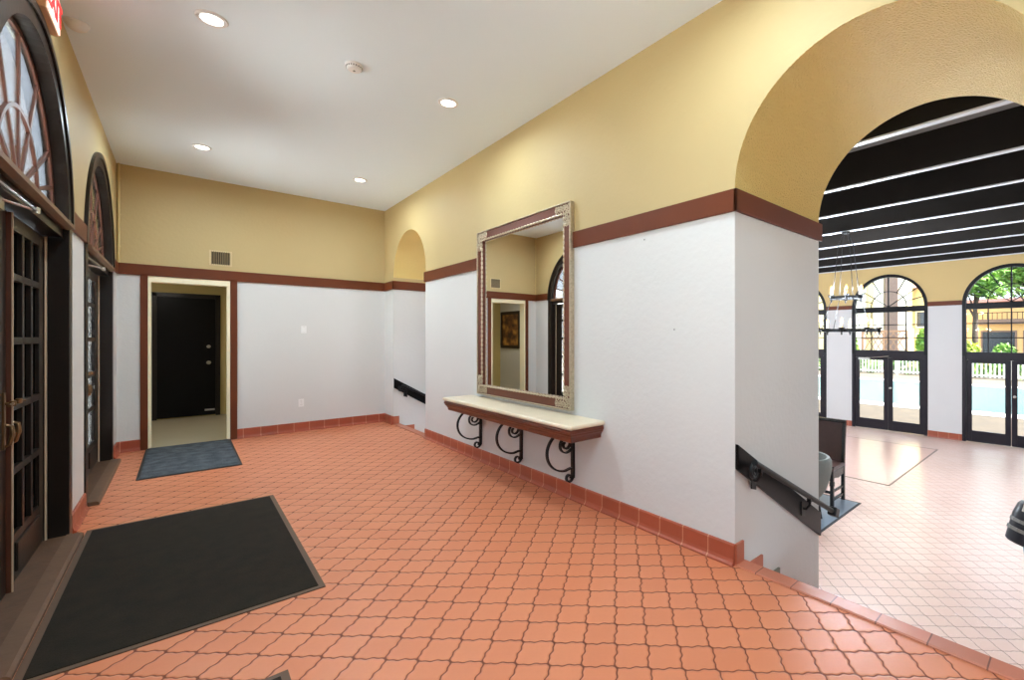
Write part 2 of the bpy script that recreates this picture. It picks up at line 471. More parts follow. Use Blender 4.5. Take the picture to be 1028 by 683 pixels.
# ------------------------------------------------------------------ stairs in the two arches
TR, RI = .253, .175
X1 = 2.682
def stairs(name, ya, yb, label):
    root = empty(name, (XR, (ya+yb)/2, FL)); root['kind'] = 'structure'; tag(root, label, 'stairs')
    def B(mb_, n, m_, **k):
        o = mb_.build(n, m_, **k); o.parent = root; o.matrix_parent_inverse = Matrix.Translation(-root.location); return o
    ns = MB().prism([(XR-.004,-.02),(XR-.004,.004),(XR+.004,.010),(X1+.012,.010),(X1+.02,.004),(X1+.02,-.03),(X1,-.034),(X1,-.12),(XR,-.12)], 'y', ya, yb)
    B(ns, 'nosing', M['nosing'])
    for i in range(1, 6):
        x = X1 + TR*(i-1)
        t = MB().box(x, x+TR, ya, yb, FL, -RI*i)
        B(t, 'step', M['tread'])
    for side, y, d in (('far', yb, -1), ('near', ya, 1)):
        for i in range(0, 6):
            xa = XR if i == 0 else X1 + TR*(i-1)
            xb = X1 if i == 0 else X1 + TR*i
            z = -RI*i
            s_ = MB().box(xa, xb, y, y + d*.014, z - (.0 if i else -.01), z+.138)
            B(s_, 'skirting', M['tread'] if i < 2 else M['grey_tile'])
    return root
stairs('stairs', y1n, y1f, 'tiled stairs descending through the near arch to the hall')
stairs('stairs', y2n, y2f, 'tiled stairs descending through the small far arch')

# ------------------------------------------------------------------ sloping wall boards and handrails on the stairs
def handrail(y, label, far=True):
    root = empty('handrail', (XR, y, 0)); tag(root, label, 'handrail', 'stair handrails')
    L = root.location
    def B(mb_, n, m_, **k):
        mb_.xf(Matrix.Translation(-L)); return mb_.build(n, m_, root, **k)
    # backing board
    bd = MB().prism([(XR+.004,.773),(XR+.004,.612),(XH-.004,-.195),(XH-.004,.0)], 'y', y-.022, y)
    B(bd, 'backing_board', M['black_wood'], bevel=.003)
    yr = y - .078
    sl = lambda x: .615 - (x-2.769)*.4966
    B(MB().tube([(2.70,yr,sl(2.70)),(3.30,yr,sl(3.30)),(3.99,yr,sl(3.99))], .020, 12), 'rail', M['iron'], smooth=True)
    for x0 in (2.78, 3.545):
        br = MB()
        br.tube([(x0,y-.02,sl(x0)-.10),(x0,y-.05,sl(x0)-.10),(x0,yr,sl(x0)-.06),(x0,yr,sl(x0))], .010, 8)
        br.prism([(x0-.03,sl(x0)-.15),(x0+.03,sl(x0)-.17),(x0+.03,sl(x0)-.06),(x0-.03,sl(x0)-.04)], 'y', y-.03, y-.022)
        br.box(x0-.022, x0+.022, yr-.014, yr+.014, sl(x0)-.035, sl(x0)-.005)
        B(br, 'bracket', M['iron'], smooth=True)
    # curled top end
    sc_ = MB(); pts = []
    for i in range(34):
        a = R(25) + i/33*R(560); r = .034*(1-i/33)+.012
        pts.append((2.665 - r*math.sin(a)*.9 + .02, yr, .600 + r*math.cos(a)))
    sc_.tube(pts, .013, 8)
    B(sc_, 'scroll_end', M['iron'], smooth=True)
    kb = MB().box(-.045,.045,-.034,.034,-.036,.036)
    kb.xf(Matrix.Translation((4.02, yr, sl(4.02))) @ Matrix.Rotation(R(26), 4, 'Y'))
    B(kb, 'end_block', M['iron'], bevel=.010)
    return root
handrail(y1f, 'black iron handrail on a sloping dark board inside the near stair arch')
handrail(y2f, 'black iron handrail on a sloping dark board inside the small far arch')

# ------------------------------------------------------------------ arched entrance doors (left wall)
def arched_door(idx, D, cols, muntin_deep, label, wlabel):
    cy, r, zs = D
    ri = r - .115
    y0, y1 = cy - ri, cy + ri
    zt = 2.155           # top of leaves
    # ---- window over the door
    w = empty('window_%d' % idx, (XL, cy, zs)); w['kind'] = 'structure'; tag(w, wlabel, 'window')
    T = Matrix.Translation(-w.location)
    def B(mb_, n, m_, par=w, **k):
        mb_.xf(T); return mb_.build(n, m_, par, **k)
    n = 40
    for (ra, rb, xa, xb, nm) in ((ri, r, XL-.09, XL+.012, 'casing'), (r-.035, r+.012, XL, XL+.024, 'casing_bead')):
        inn = [(cy-ra, 0.0)] + arc(cy, ra, zs, n, PI, 0) + [(cy+ra, 0.0)]
        out = [(cy-rb, 0.0)] + arc(cy, rb, zs, n, PI, 0) + [(cy+rb, 0.0)]
        if nm == 'casing_bead':
            inn, out = arc(cy, ra, zs, n, PI, 0), arc(cy, rb, zs, n, PI, 0)
        B(MB().strip(inn, out, 'x', xa, xb), nm, M['dark_wood'])
    xa, xb = XL-.070, XL-.056      # sash depth
    hub = (cy, zs + .035)
    R1 = ri - .05; R2 = R1*.52
    B(MB().strip(arc(cy, R1, zs+.02, n, PI, 0), arc(cy, ri, zs+.02, n, PI, 0), 'x', xa, xb), 'sash_rim', M['red_wood'])
    f = MB()
    for a in (30, 60, 90, 120, 150):
        c_, s_ = math.cos(R(a)), math.sin(R(a)); wd = .013
        p0 = (hub[0] + .03*c_, hub[1] + .03*s_); p1 = (cy + (R1+.01)*c_, zs+.02 + (R1+.01)*s_)
        f.prism([(p0[0]-wd*s_, p0[1]+wd*c_), (p0[0]+wd*s_, p0[1]-wd*c_), (p1[0]+wd*s_, p1[1]-wd*c_), (p1[0]-wd*s_, p1[1]+wd*c_)], 'x', xa, xb)
    B(f, 'radial_muntins', M['red_wood'])
    f = MB().strip(arc(cy, R2-.012, zs+.02, n, PI, 0), arc(cy, R2+.012, zs+.02, n, PI, 0), 'x', xa+.002, xb+.003)
    for a in (15, 165):
        c_, s_ = math.cos(R(a)), math.sin(R(a))
        f.prism([(cy + R2*c_, zs+.02+R2*s_-.012), (cy + R1*c_, zs+.02+R1*s_-.012), (cy + R1*c_, zs+.02+R1*s_+.012), (cy + R2*c_, zs+.02+R2*s_+.012)], 'x', xa, xb)
    B(f, 'arc_muntin', M['red_wood'])
    B(MB().prism(arc(cy, R1+.01, zs+.02, n, 0, PI), 'x', XL-.064, XL-.061), 'pane', M['glass'])
    # ---- transom ledge and doors
    d = empty('door_%d' % idx, (XL, cy, 0)); d['kind'] = 'structure'; tag(d, label, 'door')
    T = Matrix.Translation(-d.location)
    tr = MB().box(XL-.13, XL-.02, y0, y1, zt+.01, zs+.02)
    B(tr, 'transom', M['dark_wood'], d)
    lg = MB().prism([(XL-.08,zs-.005),(XL+.005,zs-.03),(XL+.035,zs-.015),(XL+.035,zs+.012),(XL+.01,zs+.024),(XL-.08,zs+.03)], 'y', y0+.004, y1-.004)
    B(lg, 'ledge', M['ledge_wood'], d)
    stop = MB(); stop.box(XL-.15, XL-.090, y1-.026, y1+.09, -.08, zt+.01); stop.box(XL-.15, XL-.090, y0-.09, y0+.026, -.08, zt+.01)
    B(stop, 'door_stop', M['dark_wood'], d)
    ws = MB(); ws.box(XL-.098, XL-.088, y1-.034, y1-.026, .03, zt); ws.box(XL-.098, XL-.088, y0+.026, y0+.034, .03, zt)
    B(ws, 'weatherstrip', M['pale_line'], d)
    lb = XL-.104; la = lb - (.041 if cols > 1 else .018)      # leaf depth
    for k_, (ya, yb) in enumerate(((y0+.03, cy-.004), (cy+.004, y1-.03))):
        lf = MB()
        st = .125 if cols > 1 else .17
        rails = [zt-.085, 1.80, 1.43, 1.05, .68, .31]
        lf.box(la, lb, ya, ya+st, .035, zt); lf.box(la, lb, yb-st, yb, .035, zt)
        lf.box(la, lb, ya+st, yb-st, zt-.085, zt); lf.box(la, lb, ya+st, yb-st, .035, .31)
        leaf = B(lf, 'door_leaf', M['dark_wood'], d, bevel=.004)
        mu = MB(); dp = (la-.012, lb+.004) if muntin_deep else (la+.003, lb-.003)
        for z in rails[1:5]: mu.box(dp[0], dp[1], ya+st, yb-st, z-.021, z+.021)
        for c_ in range(1, cols):
            yy = ya+st + (yb-ya-2*st)*c_/cols
            mu.box(dp[0], dp[1], yy-.022, yy+.022, .31, zt-.085)
        mo = mu.xf(T).build('muntins', M['dark_wood'], leaf, bevel=.003)
        pa = MB().box((la+lb)/2-.002, (la+lb)/2+.002, ya+st, yb-st, .31, zt-.085).xf(T).build('pane', M['dark_glass'] if muntin_deep else M['glass'], leaf)
        pn = MB().box(lb-.004, lb+.012, ya+st+.04, yb-st-.04, .09, .26).xf(T).build('kick_panel', M['dark_wood'], leaf, bevel=.008)
        sgn = -1 if k_ == 0 else 1
        yh = (yb - .06) if k_ == 0 else (ya + .06)
        hd = MB(); hd.box(lb-.002, lb+.008, yh-.017, yh+.017, .84, 1.15)
        hd.tube([(lb+.006,yh,1.09),(lb+.034,yh,1.09),(lb+.038,yh+sgn*.02,1.09),(lb+.038,yh+sgn*.09,1.086)], .0075, 8)
        hd.tube([(lb+.006,yh,.975),(lb+.030,yh,.965),(lb+.034,yh,.92),(lb+.022,yh,.865),(lb+.006,yh,.855)], [.008,.010,.011,.009,.007], 8)
        hd.lathe([(.0,-.014),(.012,-.014),(.014,0),(.012,.014),(0,.014)], (lb+.034, yh, 1.09), 12)
        hd.xf(T).build('handle', M['brass'], leaf, smooth=True)
    if muntin_deep:
        sb = MB().box(lb, lb+.02, cy-.012, cy+.022, .04, zt-.01)
        B(sb, 'meeting_strip', M['red_wood'], d)
        st2 = MB().box(lb+.02, lb+.026, cy-.012, cy-.004, .04, zt-.01)
        B(st2, 'edge_strip', M['pale_line'], d)
    # door closer: V of two steel arms under the ledge
    yc = cy - .42
    cl = MB()
    cl.box(XL-.10, XL-.045, yc-.16, yc+.06, zt-.07, zt-.01)
    cl.tube([(XL-.05,yc+.02,zt-.02),(XL+.045,yc+.14,zt-.035)], .007, 6)
    cl.tube([(XL+.045,yc+.14,zt-.035),(XL-.015,yc-.25,zt+.02)], .007, 6)
    cl.lathe([(0,-.016),(.014,-.016),(.014,.016),(0,.016)], (XL+.045, yc+.14, zt-.035), 10)
    B(cl, 'door_closer', M['steel'], d, smooth=True)
    # raised wooden sill
    sl = MB().box(XL-.13, XL-.0, y0-.02, y1, 0, .028); B(sl, 'threshold', M['sill_dark'], d, bevel=.004)
    sl = MB().prism([(XL,0),(XL+.082,0),(XL+.082,.022),(XL+.068,.034),(XL,.036)], 'y', y0-.05, y1-.01); B(sl, 'sill_board', M['sill_wood'], d)
    return d
arched_door(1, D1, 3, True, 'near pair of dark wooden entrance doors with many small panes', 'near arched fanlight over the entrance doors')
arched_door(2, D2, 1, False, 'far pair of dark wooden entrance doors with tall bright pane', 'far arched fanlight over the second doors')

arched_door(8, D0, 3, False, 'unseen pair of entrance doors added beside the camera for daylight', 'unseen arched fanlight added beside the camera for daylight')
arched_door(9, DR, 3, False, 'unseen pair of entrance doors added behind the camera for daylight', 'unseen arched fanlight added behind the camera for daylight')

# ------------------------------------------------------------------ corridor behind the doorway
CX0, CX1, CY0, CY1, CZ = -1.37, .66, YB+.16, 11.0, 2.5
struct(MB().box(CX0-.1, CX0, CY0, CY1, 0, CZ), 'wall_corridor_left', M['corridor'])
struct(MB().box(CX1, CX1+.1, CY0, CY1, 0, CZ), 'wall_corridor_right', M['corridor_tan'])
struct(MB().box(CX0-.1, CX1+.1, CY1, CY1+.1, 0, CZ), 'wall_corridor_end', M['corridor_tan'])
struct(MB().box(CX0-.1, XL-.3, CY0-.02, CY0, 0, CZ), 'wall_corridor_front', M['corridor'])
struct(MB().box(CX0-.1, CX1+.1, CY0, CY1+.1, CZ, CZ+.08), 'ceiling_corridor', M['ceiling'])
struct(MB().box(CX0-.1, CX1+.1, YB, CY1+.1, -.1, .002), 'floor_corridor', M['corr_floor'], 'beige vinyl floor of the corridor', 'floor')
d3 = empty('door_3', (.03, CY1, 0)); d3['kind'] = 'structure'; tag(d3, 'dark flush door at the end of the corridor', 'door')
T = Matrix.Translation(-d3.location)
fr = MB(); fr.box(-.40,-.335,CY1-.04,CY1,0,2.24); fr.box(.455,.52,CY1-.04,CY1,0,2.24); fr.box(-.40,.52,CY1-.04,CY1,2.17,2.24)
fr.xf(T).build('door_frame', M['dark_wood'], d3, bevel=.004)
lf = MB().box(-.335,.455,CY1-.03,CY1-.004,.02,2.17).xf(T).build('door_leaf', M['black_wood'], d3, bevel=.003)
k = MB().lathe([(0,0),(.034,0),(.034,.006),(.012,.012),(.012,.04),(.028,.05),(.03,.066),(.02,.078),(0,.08)], (0,0,0), 16)
k.xf(Matrix.Translation((.385-.03, CY1-.03, .985)) @ Matrix.Rotation(R(90),4,'X')); k.xf(T).build('knob', M['steel'], lf, smooth=True)
k = MB().lathe([(0,0),(.030,0),(.030,.012),(.018,.018),(0,.018)], (0,0,0), 16)
k.xf(Matrix.Translation((.385-.03, CY1-.03, 1.283)) @ Matrix.Rotation(R(90),4,'X')); k.xf(T).build('deadbolt', M['steel'], lf, smooth=True)
MB().box(.30,.44,CY1-.05,CY1-.03,.10,.13).xf(T).build('foot_bolt', M['steel'], lf)
# picture in the corridor, seen in the mirror
pc = empty('framed_picture', (CX0, 10.45, 1.16)); tag(pc, 'dark framed brown and gold picture in the corridor, seen in the mirror', 'picture')
T = Matrix.Translation(-pc.location)
fr = MB()
for (a,b,c,d) in ((9.98,10.92,1.16,1.24),(9.98,10.92,2.07,2.15),(9.98,10.06,1.24,2.07),(10.84,10.92,1.24,2.07)): fr.box(CX0+.002, CX0+.04, a, b, c, d)
fr.xf(T).build('frame', M['dark_wood'], pc, bevel=.006)
def canvas_mat():
    m, nt, p = newmat('painted_canvas'); N = NT(nt)
    g = nt.nodes.new('ShaderNodeNewGeometry')
    f = N.noise(g.outputs['Position'], 5, 6)
    r = nt.nodes.new('ShaderNodeValToRGB'); e = r.color_ramp.elements
    e[0].position = .36; e[0].color = (*s2l((44,26,18)),1); e[1].position = .68; e[1].color = (*s2l((190,140,66)),1)
    x = r.color_ramp.elements.new(.5); x.color = (*s2l((112,70,34)),1)
    nt.links.new(f, r.inputs[0]); nt.links.new(r.outputs[0], p.inputs['Base Color']); p.inputs['Roughness'].default_value = .5
    return m
MB().box(CX0+.004, CX0+.022, 10.05, 10.85, 1.23, 2.08).xf(T).build('canvas', canvas_mat(), pc)

# ------------------------------------------------------------------ mirror on the right wall
my0, my1, mz0, mz1 = 3.096, 4.811, .795, 2.670
fw = .115
mr_ = empty('wall_mirror', (XR, (my0+my1)/2, mz0)); tag(mr_, 'tall mirror in a red-brown frame with silver filigree corners above the shelf', 'mirror')
T = Matrix.Translation(-mr_.location)
def frame_prof(inset, w, x0, x1, mb_):
    a0, a1, b0, b1 = my0+inset, my1-inset, mz0+inset, mz1-inset
    o_ = [(a0,b0),(a1,b0),(a1,b1),(a0,b1)]; i_ = [(a0+w,b0+w),(a1-w,b0+w),(a1-w,b1-w),(a0+w,b1-w)]
    mb_.strip(i_, o_, 'x', x0, x1, closed=True)
fm = MB(); frame_prof(.012, .088, XR-.044, XR, fm)
fm.xf(T).build('frame', M['frame_wood'], mr_, bevel=.006)
fm = MB(); frame_prof(0, .013, XR-.056, XR-.001, fm); fm.xf(T).build('outer_moulding', M['silver'], mr_, bevel=.008)
fm = MB(); frame_prof(.099, .010, XR-.030, XR-.004, fm)
bd = MB()
def bead(mb_, x, y, z, r, ry=None):
    prof = [(0,-r),(r*.7,-r*.7),(r,0),(r*.7,r*.7),(0,r)]
    mb_.lathe(prof, (x,y,z), 6)
e0, e1, h0, h1 = my0+.100, my1-.100, mz0+.100, mz1-.100
loop = []
for (p_, q_) in (((e0,h0),(e1,h0)),((e1,h0),(e1,h1)),((e1,h1),(e0,h1)),((e0,h1),(e0,h0))):
    L_ = math.hypot(q_[0]-p_[0], q_[1]-p_[1]); k_ = int(L_/.052)*4
    for i in range(k_): loop.append((p_[0]+(q_[0]-p_[0])*i/k_, p_[1]+(q_[1]-p_[1])*i/k_))
bd.tube([(XR-.040, a_, b_) for (a_, b_) in loop], [(.0125, .0105, .004, .0105)[i % 4] for i in range(len(loop))], 8, closed=True)
inm = fm.xf(T).build('inner_moulding', M['frame_wood'], mr_, bevel=.004)
bd.xf(T).build('bead_trim', M['silver'], inm, smooth=True)
MB().box(XR-.016, XR-.003, my0+.10, my1-.10, mz0+.10, mz1-.10).xf(T).build('glass', M['mirror'], mr_)
# filigree corners
def spiral(cx, cy_, r, turns, a0, sgn, n=26):
    return [(cx + r*(1-.85*i/n)*math.cos(a0 + sgn*turns*2*PI*i/n), cy_ + r*(1-.85*i/n)*math.sin(a0 + sgn*turns*2*PI*i/n)) for i in range(n+1)]
for (cy_, cz_, sy, sz) in ((my0,mz0,1,1),(my1,mz0,-1,1),(my0,mz1,1,-1),(my1,mz1,-1,-1)):
    co = MB()
    X = XR-.046
    def W(p): return (X, cy_ + sy*p[0], cz_ + sz*p[1])
    k_ = 0
    for i in range(4):
        d_ = .058 + i*.047
        for (a, b) in ((d_, .056), (.056, d_)) if i else ((d_, .056),):
            co.tube([W(p) for p in spiral(a, b, .030, 1.6, PI*(i % 2), 1 if i % 2 else -1)], .0062, 6)
            k_ += 1
    for i in range(6):
        d_ = .03 + i*.036
        for (a, b) in ((d_, .026), (.026, d_), (d_, .086), (.086, d_)):
            bead(co, X, cy_+sy*a, cz_+sz*b, .009)
    co.xf(T).build('corner_ornament', M['silver'], mr_, smooth=True)

# ------------------------------------------------------------------ console shelf on three iron scroll brackets
sh = empty('console_shelf', (XR, 3.86, .178)); tag(sh, 'cream marble topped wall shelf with brown moulding on black iron scrolls', 'shelf')
T = Matrix.Translation(-sh.location)
def rim(prof, mb_, mi=0):
    """horizontal slab stack: list of (z, x front, y0, y1)"""
    pts = []
    for (z, xf_, ya, yb) in prof:
        pts.append([(XR, ya, z), (xf_, ya, z), (xf_, yb, z), (XR, yb, z)])
    for a, b in zip(pts[:-1], pts[1:]):
        mb_.add(a + b, [(0,1,5,4),(1,2,6,5),(2,3,7,6),(3,0,4,7)], mi)
    mb_.add(pts[0], [(3,2,1,0)], mi); mb_.add(pts[-1], [(0,1,2,3)], mi)
sx, sy0, sy1 = 2.222, 2.705, 5.035
def lv(z, d): return (z, sx+d, sy0+d, sy1-d)
t = MB(); rim([lv(.722,.012), lv(.727,.004), lv(.738,0), lv(.750,.003), lv(.756,.010)], t)
t.xf(T).build('marble_top', M['stone'], sh)
t = MB(); rim([lv(.612,.050), lv(.618,.046), lv(.640,.044), lv(.655,.036), lv(.672,.022), lv(.684,.018), lv(.690,.012), lv(.704,.012), lv(.712,.018), lv(.722,.020)], t)
t.xf(T).build('moulding', M['shelf_wood'], sh)
def scroll_bracket(y):
    b = MB(); w = .014; ya, yb = y-w, y+w
    b.box(XR-.022, XR-.001, ya-.004, yb+.004, .196, .618)                      # wall bar
    # big C from under the shelf front, out and back to the wall
    C_ = []
    for i in range(30):
        a = R(118) + R(150)*i/29
        C_.append((2.50 + .205*math.cos(a)*1.0, .452 + .178*math.sin(a)))
    C_ = [(2.405,.618)] + C_[1:] + [(2.55,.285),(2.585,.284)]
    b.flat_bar(C_, 'y', ya, yb, .015)
    # upper inner scroll
    sp = [(2.576,.40),(2.574,.44)] if False else []
    for i in range(44):
        q = i/43; a = R(-40) - R(560)*q; r = .078*(1-.72*q)
        sp.append((2.500 + r*math.cos(a), .505 + r*math.sin(a)))
    sp = [(2.585,.395)] + [(2.572,.44)] + sp
    b.flat_bar(sp, 'y', ya, yb, .013)
    # foot curl
    fc = [(2.582,.30),(2.580,.24)]
    for i in range(24):
        q = i/23; a = R(0) - R(400)*q; r = .042*(1-.6*q)
        fc.append((2.538 + r*math.cos(a), .205 + r*math.sin(a)))
    b.flat_bar(fc, 'y', ya, yb, .013)
    return b.xf(T).build('scroll_bracket', M['iron'], sh)
for y in (4.80, 3.94, 3.107): scroll_bracket(y)

# ------------------------------------------------------------------ mats
def doormat(name, x0, x1, y0, y1, z, m1, mb1, label, bw=.03, th=.010, base=None):
    r = empty(name, ((x0+x1)/2, (y0+y1)/2, z)); tag(r, label, 'mat')
    T = Matrix.Translation(-r.location)
    MB().box(x0+bw, x1-bw, y0+bw, y1-bw, z, z+th).xf(T).build('pile', m1, r, bevel=.003)
    o_ = [(x0,y0),(x1,y0),(x1,y1),(x0,y1)]; i_ = [(x0+bw,y0+bw),(x1-bw,y0+bw),(x1-bw,y1-bw),(x0+bw,y1-bw)]
    MB().strip(i_, o_, 'z', z, z+th*.6, closed=True).xf(T).build('border', mb1, r)
    return r
doormat('entrance_mat', -.530, .614, 2.985, 5.04, 0, M['mat_brown'], M['mat_border'], 'large dark brown rectangular mat before the near entrance doors')
doormat('doorway_mat', -.352, .502, 6.48, 8.23, .002, M['mat_blue'], M['mat_border_black'], 'blue-grey ribbed mat at the cased doorway', bw=.022)
doormat('corner_mat', -.50, .338, .28, 2.345, 0, M['mat_brown'], M['mat_border'], 'brown mat whose corner only just shows at the bottom edge', bw=.03)

# ------------------------------------------------------------------ ceiling fittings
def downlight(x, y, label):
    r = empty('recessed_downlight', (x, y, ZC)); tag(r, label, 'ceiling light', 'recessed ceiling downlights')
    return r
first = downlight(.147, 4.051, 'lit recessed downlight nearest the exit sign')
MB().lathe([(.060,-.004),(.064,-.012),(.085,-.010),(.090,-.004),(.090,.002),(.060,.002)], (0,0,0), 32).build('trim_ring', M['white_plastic'], first, smooth=True)
MB().lathe([(0,-.009),(.045,-.0085),(.062,-.004),(.062,0)], (0,0,0), 32).build('lens', M['lens'], first, smooth=True)
for (x, y, lab) in ((1.829, 4.016, 'lit recessed downlight nearest the tall mirror'), (.165, 6.853, 'lit recessed downlight in line with the cased doorway'),
                    (1.819, 6.804, 'lit recessed downlight nearest the small arch')):
    o = dup(first, (x, y, ZC)); o['label'] = lab
sd = empty('smoke_detector', (1.019, 3.975, ZC)); tag(sd, 'unlit white round smoke detector on the ceiling between the lights', 'smoke detector')
MB().lathe([(.066,0),(.066,-.012),(.060,-.016),(.056,-.030),(.046,-.042),(.018,-.046),(0,-.046)], (0,0,0), 28).build('housing', M['white_plastic'], sd, smooth=True)
sl = MB()
for i in range(20):
    a = 2*PI*i/20
    s0 = len(sl.v); sl.box(.0545,.0605,-.004,.004,-.029,-.018); sl.xf(Matrix.Rotation(a,4,'Z'), s0)
sl.build('vent_slots', M['grey_plastic'], sd)
MB().lathe([(.009,-.0455),(.009,-.049),(0,-.050)], (.0,.0,0), 12).build('test_button', M['grey_plastic'], sd)
dm = empty('ceiling_sensor', (-.545, 4.74, ZC)); tag(dm, 'white domed sensor on the ceiling beside the exit sign', 'sensor')
MB().lathe([(.062,0),(.064,-.010),(.058,-.020)], (0,0,0), 24).build('base', M['white_plastic'], dm, smooth=True)
MB().lathe([(.056,-.018),(.050,-.036),(.034,-.050),(.014,-.057),(0,-.058)], (0,0,0), 24).build('dome', M['white_plastic'], dm, smooth=True)

# exit sign, flat on the left wall above the near fanlight
ex = empty('exit_sign', (XL, 4.10, 3.30)); tag(ex, 'wall mounted exit sign with red letters above the near fanlight', 'sign')
T = Matrix.Translation(-ex.location)
M['sign_body'] = mat('sign_housing', (214,170,130), .45)
M['sign_face'] = emat('sign_face', (255,226,214), .75)
M['sign_red'] = emat('sign_red', (245,40,44), 1.6)
MB().box(XL, XL+.050, 3.94, 4.285, 3.305, 3.52).xf(T).build('housing', M['sign_body'], ex, bevel=.004)
face = MB().box(XL+.050, XL+.056, 3.948, 4.277, 3.313, 3.512).xf(T).build('face_plate', M['sign_face'], ex)
fc = bpy.data.curves.new('exit_text', 'FONT'); fc.body = 'EXIT'; fc.size = .20; fc.extrude = .002; fc.align_x = 'CENTER'; fc.align_y = 'CENTER'; fc.offset = .004
to = bpy.data.objects.new('exit_text', fc); C.objects.link(to)
bpy.context.view_layer.update()
me = bpy.data.meshes.new_from_object(to.evaluated_get(bpy.context.evaluated_depsgraph_get()))
bpy.data.objects.remove(to)
me.materials.clear(); me.materials.append(M['sign_red'])
lt = bpy.data.objects.new('lettering', me); C.objects.link(lt); lt.parent = face
lt.location = (XL+.0575 - ex.location.x, 4.1125 - ex.location.y, 3.412 - ex.location.z); lt.rotation_euler = (R(90), 0, R(90))

# ------------------------------------------------------------------ back wall fittings
vg = empty('vent_grille', (.395, YB, 2.56)); tag(vg, 'small metal vent grille on the tan wall above the doorway', 'vent')
T = Matrix.Translation(-vg.location)
vx0, vx1, vz0, vz1 = .278, .512, 2.462, 2.662
MB().strip([(vx0+.014,vz0+.014),(vx1-.014,vz0+.014),(vx1-.014,vz1-.014),(vx0+.014,vz1-.014)], [(vx0-.006,vz0-.006),(vx1+.006,vz0-.006),(vx1+.006,vz1+.006),(vx0-.006,vz1+.006)], 'y', YB-.010, YB, closed=True).xf(T).build('frame', mat('vent_paint', (206,186,140), .5), vg, bevel=.002)
MB().box(vx0, vx1, YB-.002, YB, vz0, vz1).xf(T).build('backing', mat('vent_dark', (46,36,24), .8), vg)
f = MB()
for i in range(9):
    x = vx0 + .022 + i*(vx1-vx0-.044)/8
    s0 = len(f.v); f.box(-.009,.009,-.0012,.0012,vz0,vz1); f.xf(Matrix.Translation((x, YB-.006, 0)) @ Matrix.Rotation(R(38),4,'Z'), s0)
f.xf(T).build('slats', mat('vent_slat', (128,112,82), .5), vg)
def wall_plate(name, x, z, w, h, label, cat):
    r = empty(name, (x, YB, z)); tag(r, label, cat)
    MB().box(-w/2, w/2, -.007, 0, -h/2, h/2).build('plate', M['white_plastic'], r, bevel=.003)
    return r
ol = wall_plate('power_outlet', 1.356, .438, .074, .122, 'white power outlet low on the white back wall', 'outlet')
for dz in (-.026, .026):
    so = MB().box(-.017,.017,-.010,-.006,dz-.015,dz+.015).build('socket', M['white_plastic'], ol, bevel=.004)
    s2 = MB(); s2.box(-.008,-.005,-.0112,-.0095,dz-.006,dz+.006); s2.box(.005,.008,-.0112,-.0095,dz-.006,dz+.006); s2.build('slot', M['grey_plastic'], so)
MB().lathe([(.004,0),(.003,.003),(0,.004)], (0,0,0), 10).xf(Matrix.Translation((0,-.007,0)) @ Matrix.Rotation(R(90),4,'X')).build('screw', M['steel'], ol)
bp = wall_plate('blank_wall_plate', 1.392, 1.574, .074, .115, 'faint white blank plate at mid height on the white back wall', 'wall plate')
for dz in (-.042,.042): MB().lathe([(.004,0),(.003,.003),(0,.004)], (0,0,0), 10).xf(Matrix.Translation((0,-.007,dz)) @ Matrix.Rotation(R(90),4,'X')).build('screw', M['steel'], bp)
cd = MB().tube([(-.594, YB-.022, ZC-.002), (-.594, YB-.022, ZT+.002)], .011, 10)
for z in (3.45, 3.0, 2.6): cd.box(-.612, -.576, YB-.012, YB, z-.008, z+.008)
tag(cd.build('conduit_pipe', mat('conduit_paint', (206,184,126), .5), smooth=True), 'thin tan painted conduit running down the corner above the band', 'pipe')
for (y, z, lab) in ((2.26, 2.19, 'tiny nail in the white wall just under the brown band'), (1.979, 1.507, 'tiny nail in the white wall at mid height right of the mirror')):
    nb = MB().lathe([(.0025,-.004),(.0025,.012),(.006,.012),(.005,.015),(0,.016)], (0,0,0), 10)
    nb.xf(Matrix.Rotation(R(-90),4,'Y'))
    o = nb.build('wall_nail', M['grey_plastic']); o.location = (XR, y, z); tag(o, lab, 'nail', 'nails left in the white wall')

# ------------------------------------------------------------------ the lower hall
HY0, HY1, HZ = -6.0, 11.6, 3.56
W, HWY = 1.75, .875
bays = [-1.25, 1.18, 3.61, 6.04]
zsp = 2.262
nF = [(c, .875, zsp, FL-.1, 'arch') for c in bays]
mb = MB().prism(notched(HY0, HY1, FL-.1, HZ+.1, nF), 'x', XF, XF+.28)
M['hall_wall'] = wall_mat('hall_plaster', white=(222,221,221), tan=(218,190,130), zsplit=2.26)
struct(mb, 'wall_hall_far', M['hall_wall'], 'pool side wall of the hall with arched glass doors', 'wall')
struct(MB().box(XH, XF, HY1, HY1+.2, FL-.1, HZ+.1), 'wall_hall_left', M['hall_wall'])
struct(MB().box(XH, XF, HY0-.2, HY0, FL-.1, HZ+.1), 'wall_hall_right', M['hall_wall'])
struct(MB().prism([(Y0,FL-.1),(HY0-.2,FL-.1),(HY0-.2,HZ+.1),(Y0,HZ+.1)], 'x', XH-.2, XH), 'wall_hall_near', M['hall_wall'])
struct(MB().prism([(YB+.3,FL-.1),(HY1+.2,FL-.1),(HY1+.2,HZ+.1),(YB+.3,HZ+.1)], 'x', XH-.2, XH), 'wall_hall_near_end', M['hall_wall'])
struct(MB().box(XR, XF+.28, HY0-.2, HY1+.2, FL-.14, FL), 'floor_hall', M['hall_floor'], 'terracotta floor of the lower hall with window glare painted into its pale colour', 'floor')
struct(MB().box(XH, XF+.28, HY0-.2, HY1+.2, HZ, HZ+.12), 'ceiling_hall', M['beam_ceiling'])
ordn = ['first', 'second', 'third', 'fourth', 'fifth', 'sixth', 'seventh', 'eighth']
